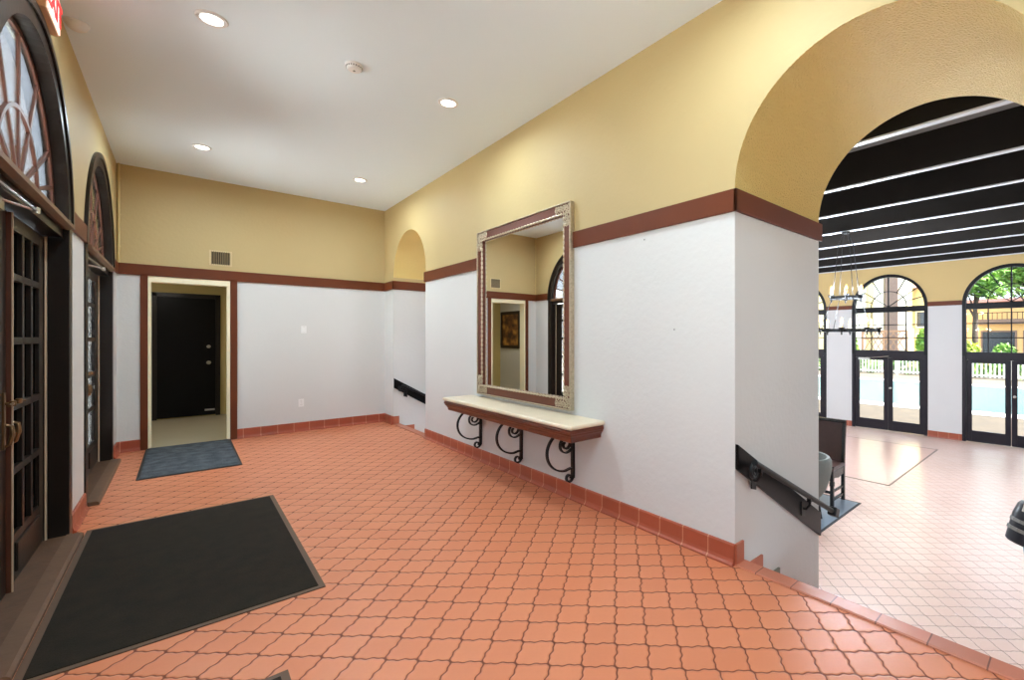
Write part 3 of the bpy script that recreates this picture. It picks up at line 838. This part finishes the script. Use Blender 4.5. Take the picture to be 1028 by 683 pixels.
for i, x in enumerate((4.47, 5.665, 6.84, 8.02, 9.23, 10.45, 11.65, 12.73)):
    b = MB().box(x-.036, x+.036, HY0, HY1, 3.19, HZ)
    o = struct(b, 'ceiling_beam', M['beam'], '%s dark ceiling beam counted from the stair arch' % ordn[i], 'beam')
    o['group'] = 'dark beams across the hall ceiling'
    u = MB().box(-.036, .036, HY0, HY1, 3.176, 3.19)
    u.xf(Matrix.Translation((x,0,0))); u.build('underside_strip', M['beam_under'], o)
for i, c in enumerate([HY0] + bays):
    pass
edges = [HY0] + [e for c in bays for e in (c-.875, c+.875)] + [HY1]
for i in range(0, len(edges), 2):
    a, b = edges[i], edges[i+1]
    struct(MB().box(XF-.02, XF, a, b, 2.24, 2.352), 'trim_%d' % (20+i), M['trim'], None)
    struct(MB().prism([(XF-.03,FL),(XF,FL),(XF,FL+.155),(XF-.015,FL+.15),(XF-.018,FL+.03)], 'y', a, b), 'baseboard_hall', M['base_y'])

def hall_bay(i, c, wl, dl, closer=False):
    w = empty('window_%d' % (3+i), (XF, c, .95)); w['kind'] = 'structure'; tag(w, wl, 'window')
    T = Matrix.Translation(-w.location)
    xa, xb = XF+.02, XF+.10
    r = .875
    def B(mb_, n, m_, par=w, **k): return mb_.xf(T).build(n, m_, par, **k)
    inn = [(c-r+.075, 1.0)] + arc(c, r-.075, zsp, 40, PI, 0) + [(c+r-.075, 1.0)]
    out = [(c-r, 1.0)] + arc(c, r, zsp, 40, PI, 0) + [(c+r, 1.0)]
    B(MB().strip(inn, out, 'x', xa-.035, xb), 'arch_frame', M['win_frame'])
    B(MB().box(xa-.015, xb, c-r+.07, c+r-.07, 2.125, 2.272), 'spring_bar', M['win_frame'], bevel=.006)
    f = MB(); xm0, xm1 = xa+.02, xa+.05
    hub = (c, 2.272)
    def ray(a, r0, r1, wd=.011):
        cc, ss = math.cos(R(a)), math.sin(R(a))
        p0 = (hub[0]+r0*cc, hub[1]+r0*ss); p1 = (hub[0]+r1*cc, hub[1]+r1*ss)
        f.prism([(p0[0]-wd*ss,p0[1]+wd*cc),(p0[0]+wd*ss,p0[1]-wd*cc),(p1[0]+wd*ss,p1[1]-wd*cc),(p1[0]-wd*ss,p1[1]+wd*cc)], 'x', xm0, xm1)
    for a in (36, 144): ray(a, 0, .80)
    ray(90, 0, .80, .015)
    for a in (17, 62, 118, 163): ray(a, .41, .80)
    f.strip(arc(c, .40, 2.272, 30, PI, 0), arc(c, .42, 2.272, 30, PI, 0), 'x', xm0, xm1)
    B(f, 'fan_muntins', M['win_frame'])
    f = MB(); ya, yb = c-r+.075, c+r-.075
    for k in (1,2,3): yy = ya+(yb-ya)*k/4; f.box(xm0, xm1, yy-.012, yy+.012, 1.10, 2.13)
    for k in (1,2): zz = 1.10+1.03*k/3; f.box(xm0, xm1, ya, yb, zz-.012, zz+.012)
    B(f, 'lattice_muntins', M['win_frame'])
    pl = MB(); pl.prism([(c-r+.07,1.05)] + arc(c, r-.07, zsp, 30, PI, 0) + [(c+r-.07,1.05)], 'x', xm0+.012, xm0+.016)
    B(pl, 'pane', M['grey_glass'])
    d = empty('door_%d' % (4+i), (XF, c, FL)); d['kind'] = 'structure'; tag(d, dl, 'door')
    T = Matrix.Translation(-d.location)
    fr = MB(); fr.box(xa-.035, xb, c-r, c-r+.075, FL, 1.0); fr.box(xa-.035, xb, c+r-.075, c+r, FL, 1.0); fr.box(xa-.02, xb, c-r+.075, c+r-.075, .912, 1.105)
    B(fr, 'door_frame', M['door_frame'], d, bevel=.005)
    for s in (-1, 1):
        ya, yb = (c-r+.08, c-.004) if s < 0 else (c+.004, c+r-.08)
        st = .098
        lf = MB()
        lf.box(xa, xb-.02, ya, ya+st, FL+.012, .908); lf.box(xa, xb-.02, yb-st, yb, FL+.012, .908)
        lf.box(xa, xb-.02, ya+st, yb-st, .836, .908); lf.box(xa, xb-.02, ya+st, yb-st, FL+.012, -.775)
        leaf = B(lf, 'door_leaf', M['door_frame'], d, bevel=.004)
        MB().box(xa+.028, xa+.032, ya+st, yb-st, -.775, .836).xf(T).build('pane', M['grey_glass'], leaf)
        if s < 0:
            h = MB().lathe([(0,0),(.028,0),(.028,.008),(.012,.014),(.012,.045),(.026,.055),(.026,.07),(0,.076)], (0,0,0), 14)
            h.xf(Matrix.Translation((xa, yb-.055, .10)) @ Matrix.Rotation(R(-90),4,'Y')); h.xf(T).build('knob', M['steel'], leaf, smooth=True)
    if closer:
        cl = MB(); cl.box(xa-.06, xa-.0, c+.42, c+.70, .84, .90)
        cl.tube([(xa-.045,c+.50,.905),(xa-.30,c+.30,.915),(xa-.04,c-.02,.95)], .010, 6)
        B(cl, 'door_closer', M['steel'], d, smooth=True)
hall_bay(0, 3.61, 'arched pool window of the hall partly behind the chandelier', 'pair of glazed doors below the middle pool window', True)
hall_bay(1, 1.18, 'arched pool window with green trees at the right edge', 'pair of glazed doors below the window at the right edge')
hall_bay(2, 6.04, 'arched pool window mostly hidden by the stair wall', 'pair of glazed doors mostly hidden by the stair wall')
hall_bay(3, -1.25, 'unseen arched pool window added outside the frame for hall daylight', 'unseen pair of glazed doors added outside the frame for hall daylight')  # unseen bay added to let more daylight into the hall

# floor panel and mat in the hall
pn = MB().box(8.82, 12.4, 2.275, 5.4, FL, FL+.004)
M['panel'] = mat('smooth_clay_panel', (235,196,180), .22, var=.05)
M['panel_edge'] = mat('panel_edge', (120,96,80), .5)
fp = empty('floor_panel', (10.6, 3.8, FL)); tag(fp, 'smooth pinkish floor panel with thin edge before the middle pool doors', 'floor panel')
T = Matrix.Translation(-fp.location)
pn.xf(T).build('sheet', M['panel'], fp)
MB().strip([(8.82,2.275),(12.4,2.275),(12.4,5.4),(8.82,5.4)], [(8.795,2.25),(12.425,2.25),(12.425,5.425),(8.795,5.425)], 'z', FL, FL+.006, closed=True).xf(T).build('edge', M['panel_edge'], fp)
M['bluegrey'] = mat('blue_grey_mat', (112,126,140), .3, var=.1)
hm = empty('floor_mat', (6.2, 3.6, FL)); tag(hm, 'blue-grey mat under the leather backed chair', 'mat')
T = Matrix.Translation(-hm.location)
MB().box(4.7, 7.52, 2.33, 4.9, FL, FL+.008).xf(T).build('pile', M['bluegrey'], hm, bevel=.002)
MB().strip([(4.7,2.33),(7.52,2.33),(7.52,4.9),(4.7,4.9)], [(4.67,2.30),(7.55,2.30),(7.55,4.93),(4.67,4.93)], 'z', FL, FL+.007, closed=True).xf(T).build('border', M['mat_border_black'], hm)

# dark carved chair with leather back
ch = empty('leather_chair', (7.29, 2.84, FL+.008)); tag(ch, 'dark carved wooden chair with brown leather back beside the stair wall', 'chair')
def cb(mb_, n, m_, **k): return mb_.build(n, m_, ch, **k)
hx, hy = .22, .30          # half depth (x), half width (y); back at +x
for sx_ in (-1, 1):
    for sy_ in (-1, 1):
        lg = MB(); x, y = sx_*hx, sy_*hy
        if sx_ > 0:
            lg.prism([(x-.024,0),(x+.024,0),(x+.024,.5),(x+.085,1.20),(x+.035,1.20),(x-.024,.52)], 'y', y-.024, y+.024)
        else:
            lg.box(x-.024, x+.024, y-.024, y+.024, 0, .58)
            lg.box(x-.030, x+.030, y-.030, y+.030, .30, .36)
        cb(lg, 'leg', M['chair_wood'], bevel=.005)
st_ = MB()
for sy_ in (-1, 1): st_.box(-hx, hx, sy_*hy-.014, sy_*hy+.014, .075, .115); st_.box(-hx, hx, sy_*hy-.014, sy_*hy+.014, .20, .23)
st_.box(-hx-.012, -hx+.012, -hy, hy, .18, .22)
cb(st_, 'stretcher', M['chair_wood'], bevel=.004)
ap = MB()
for sy_ in (-1, 1):
    ap.prism([(-hx,.38),(-hx+.06,.41),(0,.385),(hx-.06,.41),(hx,.38),(hx,.52),(-hx,.52)], 'y', sy_*hy-.018, sy_*hy+.018)
ap.prism([(-hy,.36),(-hy+.1,.40),(0,.37),(hy-.1,.40),(hy,.36),(hy,.52),(-hy,.52)], 'x', -hx-.018, -hx+.018)
cb(ap, 'apron', M['chair_wood'], bevel=.006)
cb(MB().box(-hx-.03, hx+.01, -hy-.03, hy+.03, .52, .575), 'seat', M['leather'], bevel=.02, seg=3)
bk = MB()
bk.add([(hx-.012,-hy+.024,.40),(hx+.012,-hy+.024,.40),(hx+.012,hy-.024,.40),(hx-.012,hy-.024,.40),
        (hx+.050,-hy+.024,1.17),(hx+.074,-hy+.024,1.17),(hx+.074,hy-.024,1.17),(hx+.050,hy-.024,1.17)],
       [(0,3,2,1),(4,5,6,7),(0,1,5,4),(1,2,6,5),(2,3,7,6),(3,0,4,7)])
bko = cb(bk, 'backrest', M['leather'], bevel=.006)
tr_ = MB().box(hx+.028, hx+.09, -hy-.024, hy+.024, 1.165, 1.215); cb(tr_, 'top_rail', M['chair_wood'], bevel=.012)
# grey upholstered tub chair, mostly hidden
tb = empty('tub_chair', (6.30, 2.66, FL+.008)); tag(tb, 'grey upholstered tub chair mostly hidden behind the stair wall', 'chair')
sh_ = MB(); n = 26; outer = []; inner = []
def tub(r, z): return [(r*math.cos(R(-35)+R(250)*i/n)*1.0, r*math.sin(R(-35)+R(250)*i/n)) for i in range(n+1)], z
prof_o = [(.255,.37),(.30,.44),(.345,.58),(.375,.74),(.372,.84),(.345,.885)]
prof_i = [(.31,.88),(.29,.80),(.275,.62),(.262,.48)]
allp = prof_o + prof_i
rows = []
for (r_, z_) in allp:
    rows.append([(r_*math.cos(R(150)+R(270)*i/n), r_*math.sin(R(150)+R(270)*i/n), z_) for i in range(n+1)])
b0 = len(sh_.v)
for rw in rows: sh_.v += rw
for i in range(len(rows)):
    i2 = (i+1) % len(rows)
    for j in range(n):
        sh_.f.append((b0+i*(n+1)+j, b0+i*(n+1)+j+1, b0+i2*(n+1)+j+1, b0+i2*(n+1)+j)); sh_.m.append(0)
for j in (0, n): sh_.f.append(tuple(b0+i*(n+1)+j for i in range(len(rows)))); sh_.m.append(0)
sh_.xf(Matrix.Rotation(R(-40),4,'Z'))
sh_.build('shell', M['grey_fabric'], tb, smooth=True)
MB().lathe([(0,.36),(.25,.36),(.275,.40),(.275,.47),(.25,.50),(0,.51)], (0,0,0), 26).build('seat', M['grey_fabric'], tb, smooth=True)
for a in (45, 135, 225, 315):
    c_, s_ = math.cos(R(a)), math.sin(R(a))
    MB().tube([(.20*c_, .20*s_, .38), (.27*c_, .27*s_, 0)], [.020, .013], 8).build('leg', M['chair_wood'], tb, smooth=True)

# chandelier
cx_, cyy = 8.02, 2.668
chd = empty('chandelier', (cx_, cyy, 3.176)); tag(chd, 'two tiered black iron ring chandelier with candle bulbs hanging in the hall', 'chandelier')
zl, zu = 1.565 - 3.176, 2.10 - 3.176
rl, ru = .43, .215
def ring_pts(r, z, n=36): return [(r*math.cos(2*PI*i/n), r*math.sin(2*PI*i/n), z) for i in range(n)]
for (r, z, nm) in ((rl, zl, 'lower_ring'), (ru, zu, 'upper_ring')):
    b = MB(); n = 40
    inn = [((r-.012)*math.cos(2*PI*i/n), (r-.012)*math.sin(2*PI*i/n)) for i in range(n)]; out = [((r+.012)*math.cos(2*PI*i/n), (r+.012)*math.sin(2*PI*i/n)) for i in range(n)]
    b.strip(inn, out, 'z', z-.022, z+.022, closed=True)
    if r == rl:
        for a in (0, PI/2): b.tube([(-r*math.cos(a), -r*math.sin(a), z), (r*math.cos(a), r*math.sin(a), z)], .010, 6)
    b.build(nm, M['iron'], chd)
cnd = [(rl, zl, 8, R(11)), (ru, zu, 6, R(20))]
for (r, z, k_, a0) in cnd:
    for i in range(k_):
        a = a0 + 2*PI*i/k_; x, y = (r+.03)*math.cos(a), (r+.03)*math.sin(a)
        c_ = MB().lathe([(.0,-.075),(.012,-.07),(.010,-.04),(.026,-.02),(.020,.01),(.046,.03),(.050,.042),(.016,.040),(.016,.05)], (x,y,z), 14).build('candle_cup', M['iron'], chd, smooth=True)
        MB().lathe([(.017,.04),(.017,.125),(0,.127)], (x,y,z), 12).build('candle_sleeve', M['candle'], c_, smooth=True)
        MB().lathe([(.006,.125),(.018,.145),(.016,.165),(.006,.19),(0,.198)], (x,y,z), 10).build('bulb', M['flame'], c_, smooth=True)
chn = MB()
for i in range(4):
    a = R(45)+i*PI/2
    chn.tube([(rl*math.cos(a), rl*math.sin(a), zl), (ru*math.cos(a), ru*math.sin(a), zu)], .006, 6)
    chn.tube([(ru*math.cos(a), ru*math.sin(a), zu), (.05*math.cos(a)*2.4, .05*math.sin(a)*2.4, zu+.85), (.04*math.cos(a), .04*math.sin(a), -.02)], .006, 6)
chn.build('chains', M['iron'], chd)
MB().lathe([(0,-.03),(.05,-.03),(.065,-.012),(.065,0)], (0,0,0), 18).build('ceiling_rose', M['iron'], chd, smooth=True)

# leaning blue pole with black slotted head at the frame's right edge
po = empty('pole_head_stand', (5.45, .10, FL)); tag(po, 'blue pole with black slotted head at the right edge of the picture', 'stand')
hd = MB().lathe([(.0,-.19),(.105,-.19),(.120,-.175),(.130,.05),(.118,.14),(.100,.17),(.0,.175)], (0,0,0), 14)
tilt = Matrix.Translation((-.08,.235,.90)) @ Matrix.Rotation(R(10),4,'Y') @ Matrix.Rotation(R(14),4,'X')
head = hd.xf(tilt).build('slotted_head', M['black_plastic'], po, smooth=True)
sv = MB()
for z in (-.075, .0): sv.lathe([(.120,z-.016),(.133,z-.014),(.133,z+.014),(.120,z+.016)], (0,0,0), 14)
sv.xf(tilt).build('pale_bands', M['grey_plastic'], head)
sv = MB()
for a in (150,162,200):
    s0 = len(sv.v); sv.box(.100,.126,-.009,.009,.09,.16); sv.xf(Matrix.Rotation(R(a),4,'Z'), s0)
sv.xf(tilt).build('bright_tabs', M['steel'], head)
MB().tube([(-.06,.235,.78),(-.052,.222,.629),(-.03,.15,.30),(0,0,.02)], .055, 14).build('pole', M['blue'], po, smooth=True)
MB().lathe([(0,0),(.19,0),(.19,.02),(.06,.05),(0,.05)], (0,0,0), 24).build('base', M['black_plastic'], po, smooth=True)

# ------------------------------------------------------------------ outside: pool terrace
GZ = -1.15
M['terrace'] = mat('terrace_paving', (70,64,56), .7, var=.1, vscale=2)
M['planting'] = mat('gravel_planting', (60,50,37), .9, var=.5, vscale=3, bump=.6, bscale=9)
M['coping'] = mat('pool_coping', (190,188,180), .6)
M['water'], _nt, _p = newmat('pool_water')
_p.inputs['Base Color'].default_value = (*s2l((62,94,98)), 1); _p.inputs['Roughness'].default_value = .25; _p.inputs['Specular IOR Level'].default_value = .12
_n = _nt.nodes.new('ShaderNodeTexNoise'); _n.inputs['Scale'].default_value = 1.2; _b = _nt.nodes.new('ShaderNodeBump'); _b.inputs['Strength'].default_value = .12
_tc = _nt.nodes.new('ShaderNodeNewGeometry'); _nt.links.new(_tc.outputs['Position'], _n.inputs['Vector'])
_nt.links.new(_n.outputs['Fac'], _b.inputs['Height']); _nt.links.new(_b.outputs['Normal'], _p.inputs['Normal'])
struct(MB().box(14.2, 70, -40, 50, GZ-.2, GZ-.06), 'ground', M['terrace'])
struct(MB().box(14.23, 14.9, -14, 24, GZ-.06, GZ), 'terrace_paving', M['terrace'])
struct(MB().box(14.9, 19.6, -14, 24, GZ-.06, GZ+.01), 'planting_strip', M['planting'], 'brown planted strip before the pool', 'ground')
PX0, PX1, PY0, PY1 = 20.5, 31.3, -6.5, 17.5
co = MB().strip([(PX0,PY0),(PX1,PY0),(PX1,PY1),(PX0,PY1)], [(PX0-.9,PY0-.9),(PX1+.9,PY0-.9),(PX1+.9,PY1+.9),(PX0-.9,PY1+.9)], 'z', GZ-.06, GZ+.03, closed=True)
struct(co, 'pool_coping', M['coping'], 'white coping around the swimming pool', 'pool edge')
struct(MB().box(PX0, PX1, PY0, PY1, GZ-.06, GZ-.03), 'pool_water', M['water'], 'turquoise water of the swimming pool', 'water')
struct(MB().box(32.2, 37.0, -20, 30, GZ-.06, GZ), 'far_terrace', mat('far_paving', (80,70,57), .8, var=.2, vscale=2))
fe = empty('pool_fence', (37.2, 5, GZ)); tag(fe, 'long white picket fence beyond the pool', 'fence')
T = Matrix.Translation(-fe.location)
M['fence'] = mat('white_fence_paint', (236,232,220), .5)
pk = MB(); y = -18
while y < 30:
    pk.prism([(y,GZ+.10),(y+.09,GZ+.10),(y+.09,GZ+1.42),(y+.045,GZ+1.50),(y,GZ+1.42)], 'x', 37.15, 37.18); y += .21
pk.xf(T).build('pickets', M['fence'], fe)
rl_ = MB(); rl_.box(37.18,37.23,-18,30,GZ+.16,GZ+.26); rl_.box(37.18,37.23,-18,30,GZ+1.16,GZ+1.26); rl_.xf(T).build('rails', M['fence'], fe)
y = -18
while y < 30: MB().box(37.12,37.26,y,y+.14,GZ,GZ+1.58).xf(T).build('post', M['fence'], fe); y += 3.0

def leaf_mat(name, a, b):
    m, nt, p = newmat(name); N = NT(nt)
    g = nt.nodes.new('ShaderNodeNewGeometry')
    n = N.noise(g.outputs['Position'], 1.6, 5)
    mr = nt.nodes.new('ShaderNodeMapRange'); mr.inputs['From Min'].default_value = .35; mr.inputs['From Max'].default_value = .65
    nt.links.new(n, mr.inputs['Value'])
    nt.links.new(N.mixc(mr.outputs[0], s2l(a), s2l(b)), p.inputs['Base Color']); p.inputs['Roughness'].default_value = .55
    return m
M['leaf1'] = leaf_mat('tree_leaf', (52,92,34), (118,156,62)); M['leaf2'] = leaf_mat('bush_leaf', (74,120,36), (150,182,60)); M['leaf3'] = leaf_mat('hedge_leaf', (116,138,44), (180,190,84))
M['bark'] = mat('bark', (62,50,40), .85, var=.2)
def foliage(n, blobs, size):
    mb_ = MB()
    tot = sum(b[3]*b[4]*b[5] for b in blobs)
    for (x, y, z, a, b_, c_) in blobs:
        for _ in range(int(n*a*b_*c_/tot)):
            d = Vector((random.gauss(0,1), random.gauss(0,1), random.gauss(0,1))).normalized() * random.uniform(.55, 1.0)
            p = Vector((x + d.x*a, y + d.y*b_, z + d.z*c_))
            s = size*random.uniform(.6, 1.3)
            q = Vector((random.gauss(0,1), random.gauss(0,1), random.gauss(0,1))).normalized(); t = q.orthogonal().normalized(); bt = q.cross(t)
            mb_.add([p - t*s, p + bt*s*.45, p + t*s, p - bt*s*.45], [(0,1,2,3)])
    return mb_
def tree(x, y, h, r, leaf, label, n=3200, size=.26, name='tree', trunk=.22):
    t_ = empty(name, (x, y, GZ-.06)); tag(t_, label, 'tree' if name == 'tree' else 'bush', 'trees beyond the pool' if name == 'tree' else 'bushes beyond the pool')
    bl = []
    for i in range(9):
        a = random.uniform(0, 2*PI); q = random.uniform(.2, .75)*r
        bl.append((q*math.cos(a), q*math.sin(a), h*random.uniform(.5,.86), r*.5, r*.5, h*.16))
    bl.append((0,0,h*.7,r*.7,r*.7,h*.26))
    foliage(n, bl, size).build('foliage', M[leaf], t_, recalc=False)
    tk = MB().tube([(0,0,0),(.06*r,.02*r,h*.3),(0,0,h*.6),(.05,0,h*.85)], [trunk,trunk*.8,trunk*.5,trunk*.2], 10)
    for i in range(5):
        a = i*1.3; tk.tube([(0,0,h*.42+i*.05*h),(r*.45*math.cos(a), r*.45*math.sin(a), h*(.62+.04*i))], [trunk*.4, trunk*.12], 6)
    tk.build('trunk', M['bark'], t_, smooth=True)
    return t_
def bush(x, y, h, r, leaf, label, n=700, size=.17):
    t_ = empty('bush', (x, y, GZ-.06)); tag(t_, label, 'bush', 'bushes beyond the pool')
    foliage(n, [(0,0,h*.5,r,r,h*.5),(r*.4,r*.3,h*.55,r*.6,r*.6,h*.42),(-r*.3,-r*.5,h*.45,r*.6,r*.6,h*.42)], size).build('foliage', M[leaf], t_, recalc=False)
    st = MB()
    for i in range(6):
        a = i*1.05; st.tube([(.1*math.cos(a), .1*math.sin(a), 0), (r*.6*math.cos(a), r*.6*math.sin(a), h*.75)], .03, 5)
    st.build('stems', M['bark'], t_)
    return t_

hg = foliage(5200, [(0, -14+k*3.2, .62, .55, 1.75, .62) for k in range(14)], .17).build('hedge', M['leaf1'], recalc=False)
hg.location = (38.0, 0, GZ-.06); tag(hg, 'low green hedge running behind the white pool fence', 'hedge', kind='stuff')
M['stucco'] = mat('yellow_stucco', (232,208,150), .8, var=.06, vscale=2)
M['stucco_orange'] = mat('orange_stucco', (224,182,124), .8, var=.06, vscale=2)
M['pilaster'] = mat('cream_pilaster', (244,234,204), .8)
M['brown_col'] = mat('brown_column', (122,100,88), .8, var=.15, vscale=3)
M['roof_tile'] = mat('pink_roof_tile', (190,140,132), .7, var=.2, vscale=4)
M['dark_win'] = mat('dark_window_glass', (52,58,66), .1)
# building seen through the middle window
b1 = empty('apartment_building', (46, 13.5, GZ-.06)); tag(b1, 'yellow stucco building with brown columns seen through the middle window', 'building')
T = Matrix.Translation(-b1.location)
MB().box(46, 54, 10.4, 30, GZ-.06, 14).xf(T).build('wall', M['stucco'], b1)
MB().box(48, 56, 8.0, 10.4, GZ-.06, 5.8).xf(T).build('side_wing', M['stucco'], b1)
MB().prism([(47.2,5.8),(52,8.2),(56.4,5.8)], 'y', 7.7, 10.38).xf(T).build('roof', M['roof_tile'], b1)
MB().box(45.5, 46, 11.05, 12.0, GZ-.06, 12).xf(T).build('column', M['brown_col'], b1)
MB().box(45.75, 46, 14.6, 14.9, GZ-.06, 12).xf(T).build('downpipe', M['brown_col'], b1)
for yy in (10.45, 12.15, 13.6): MB().box(45.7, 46, yy, yy+.75, GZ-.06, 12).xf(T).build('pilaster', M['pilaster'], b1)
for (yy, zz) in ((8.3,2.4),(9.4,2.4),(8.3,.4),(9.4,.4)):
    f = MB().strip([(yy,zz),(yy+.8,zz),(yy+.8,zz+1.3),(yy,zz+1.3)], [(yy-.1,zz-.1),(yy+.9,zz-.1),(yy+.9,zz+1.4),(yy-.1,zz+1.4)], 'x', 47.92, 48.02, closed=True).xf(T).build('window', M['pilaster'], b1)
    MB().box(47.97, 48.0, yy, yy+.8, zz, zz+1.3).xf(T).build('pane', M['dark_win'], f)
# low building beyond the right window
b2 = empty('terrace_building', (50, 1, GZ-.06)); tag(b2, 'low orange stucco building under the trees at the right edge', 'building')
T = Matrix.Translation(-b2.location)
MB().box(50, 58, -16, 7.4, GZ-.06, 4.4).xf(T).build('wall', M['stucco_orange'], b2)
MB().box(49.2, 50, -16, 6.3, 2.55, 2.95).xf(T).build('fascia', M['brown_col'], b2)
MB().box(49.4, 58, -16, 7.6, 4.4, 4.65).xf(T).build('roof', M['roof_tile'], b2)
for k in range(6):
    yy = 6.0 - k*2.6
    f = MB().strip([(yy-2.0,.2),(yy,.2),(yy,1.9),(yy-2.0,1.9)], [(yy-2.12,.08),(yy+.12,.08),(yy+.12,2.02),(yy-2.12,2.02)], 'x', 49.9, 50.02, closed=True).xf(T).build('window', M['brown_col'], b2)
    MB().box(49.95, 50.0, yy-2.0, yy, .2, 1.9).xf(T).build('pane', M['dark_win'], f)
rl2 = MB()
for k in range(40): rl2.box(49.16,49.2,6.2-k*.3-.02,6.2-k*.3+.02,2.95,3.45)
rl2.box(49.15,49.21,-6,6.3,3.45,3.51); rl2.xf(T).build('balustrade', M['iron'], b2)

# trees and bushes
for (x, y, h, r, lf_, lab, n_) in ((40.9, 5.3, 8.5, 1.75, 'leaf1', 'leafy green tree at the left of the right-edge window', 3400), (45.2, 2.6, 9.5, 2.5, 'leaf1', 'tall leafy green tree filling the right-edge window', 3600),
                               (67, 4.0, 12.5, 6.5, 'leaf1', 'tall tree rising behind the low orange building', 5200)):
    t_ = tree(x, y, h, r, lf_, lab, n_)
    if x < 50:
        for chd_ in t_.children:
            if chd_.name.startswith('foliage'):
                for v in chd_.data.vertices: v.co.z = v.co.z*.62 + h*.38
                chd_.data.update()
bush(40.0, 8.0, 3.4, .62, 'leaf2', 'bright green bush low at the right of the middle window', 1500)
bush(40.0, 12.9, 3.0, .55, 'leaf2', 'green bush at the left of the middle window beside the trellis', 800)
bush(40.0, 5.5, 2.5, .62, 'leaf3', 'yellow-green bush low at the left of the right-edge window', 1500)
bush(40.0, 3.7, 2.3, .7, 'leaf1', 'dark green bush in the centre of the right-edge window', 900)
# garden trellis with crossed laths
tl = empty('garden_trellis', (39.4, 10.5, GZ-.06)); tag(tl, 'brown wooden trellis with crossed laths behind the pool fence', 'trellis')
T = Matrix.Translation(-tl.location)
M['trellis'] = mat('trellis_wood', (150,112,84), .7)
fr = MB(); fr.box(39.35,39.45,8.95,11.95,1.85,2.0); fr.box(39.35,39.45,8.95,11.95,1.30,1.40)
fr.xf(T).build('rails', M['trellis'], tl)
for yy in (8.95, 10.4, 11.85): MB().box(39.32,39.46,yy,yy+.12,GZ-.06,2.02).xf(T).build('post', M['trellis'], tl)
ll = MB()
for k in range(6):
    y0_ = 8.98+k*.4
    for q_ in (-1,1):
        a, b = (y0_, y0_+.9) if q_ > 0 else (y0_+.9, y0_)
        ll.prism([(a-.035,.3),(a+.035,.3),(b+.035,1.9),(b-.035,1.9)], 'x', 39.37 + .03*(q_>0), 39.40 + .03*(q_>0))
ll.xf(T).build('laths', M['trellis'], tl)

# outside the entrance doors
struct(MB().box(-30, XL-.3, -20, 40, -.22, -.08), 'ground_entrance', M['concrete'])

# ------------------------------------------------------------------ light
w = bpy.data.worlds.new('World'); bpy.context.scene.world = w; w.use_nodes = True
bg = w.node_tree.nodes['Background']
bg.inputs['Color'].default_value = (.82,.95,1.1,1); bg.inputs['Strength'].default_value = 4.2

def light(name, kind, loc, power, color=(1,1,1), size=.1, rot=None, spread=None, soft=.05):
    l = bpy.data.lights.new(name, kind); l.energy = power; l.color = color
    if kind == 'AREA':
        l.shape = 'DISK'; l.size = size
        if spread: l.spread = spread
    elif kind == 'POINT': l.shadow_soft_size = soft
    o = bpy.data.objects.new(name, l); C.objects.link(o); o.location = loc
    if rot: o.rotation_euler = rot
    return o
sun = light('sun', 'SUN', (0,0,20), 34, (1,.97,.92)); sun.data.angle = R(2)
sun.rotation_euler = Vector((0, .75, -1)).to_track_quat('-Z', 'Y').to_euler()
WARM = (.82,1,1.12)
for (x, y) in ((.147,4.051),(1.829,4.016),(.165,6.853),(1.819,6.804),(.15,1.2),(1.83,1.2),(.15,-1.6),(1.83,-1.6)):  # last four have no fitting: unseen fill added for the lobby
    light('downlight_and_fill_lamp', 'AREA', (x, y, ZC-.014), 18.5, WARM, .11, spread=R(170))
light('corridor_lamp', 'AREA', (-.35, 9.6, CZ-.01), 11, (1,.95,.86), .3)
# the chandelier's bulbs
for (r, z, k_, a0) in cnd:
    for i in range(0, k_, 2):
        a = a0 + 2*PI*i/k_
        light('candle_bulb_lamp', 'POINT', (cx_+(r+.03)*math.cos(a), cyy+(r+.03)*math.sin(a), 3.176+z+.16), 80, (.88,1,1.12), soft=.06)

for yy, pw in ((-2.2, 190), (7.6, 560)):     # unseen fill lamps added to brighten the hall, without any fitting
    light('hall_fill_lamp', 'POINT', (cx_, yy, 2.0), pw, (.88,1,1.12), soft=.4)
# ------------------------------------------------------------------ camera
cam = bpy.data.cameras.new('camera'); co_ = bpy.data.objects.new('camera', cam); C.objects.link(co_)
co_.location = (0, 0, 1.45); co_.rotation_euler = (R(90), 0, -.73898)
F, CU, CV = 452.482, 595.776, 338.998
cam.sensor_fit = 'HORIZONTAL'; cam.sensor_width = 36; cam.lens = F/1028*36
cam.shift_x = -(CU-514)/1028; cam.shift_y = (CV-341.5)/1028
cam.clip_start = .05; cam.clip_end = 300
sc = bpy.context.scene; sc.camera = co_
sc.view_settings.view_transform = 'Standard'; sc.view_settings.look = 'None'; sc.view_settings.gamma = 1; sc.view_settings.use_curve_mapping = False
sc.view_settings.exposure = .22
sc.cycles.use_denoising = True
sc.cycles.max_bounces = 12; sc.cycles.diffuse_bounces = 8; sc.cycles.transparent_max_bounces = 16
sc.cycles.sample_clamp_indirect = 6
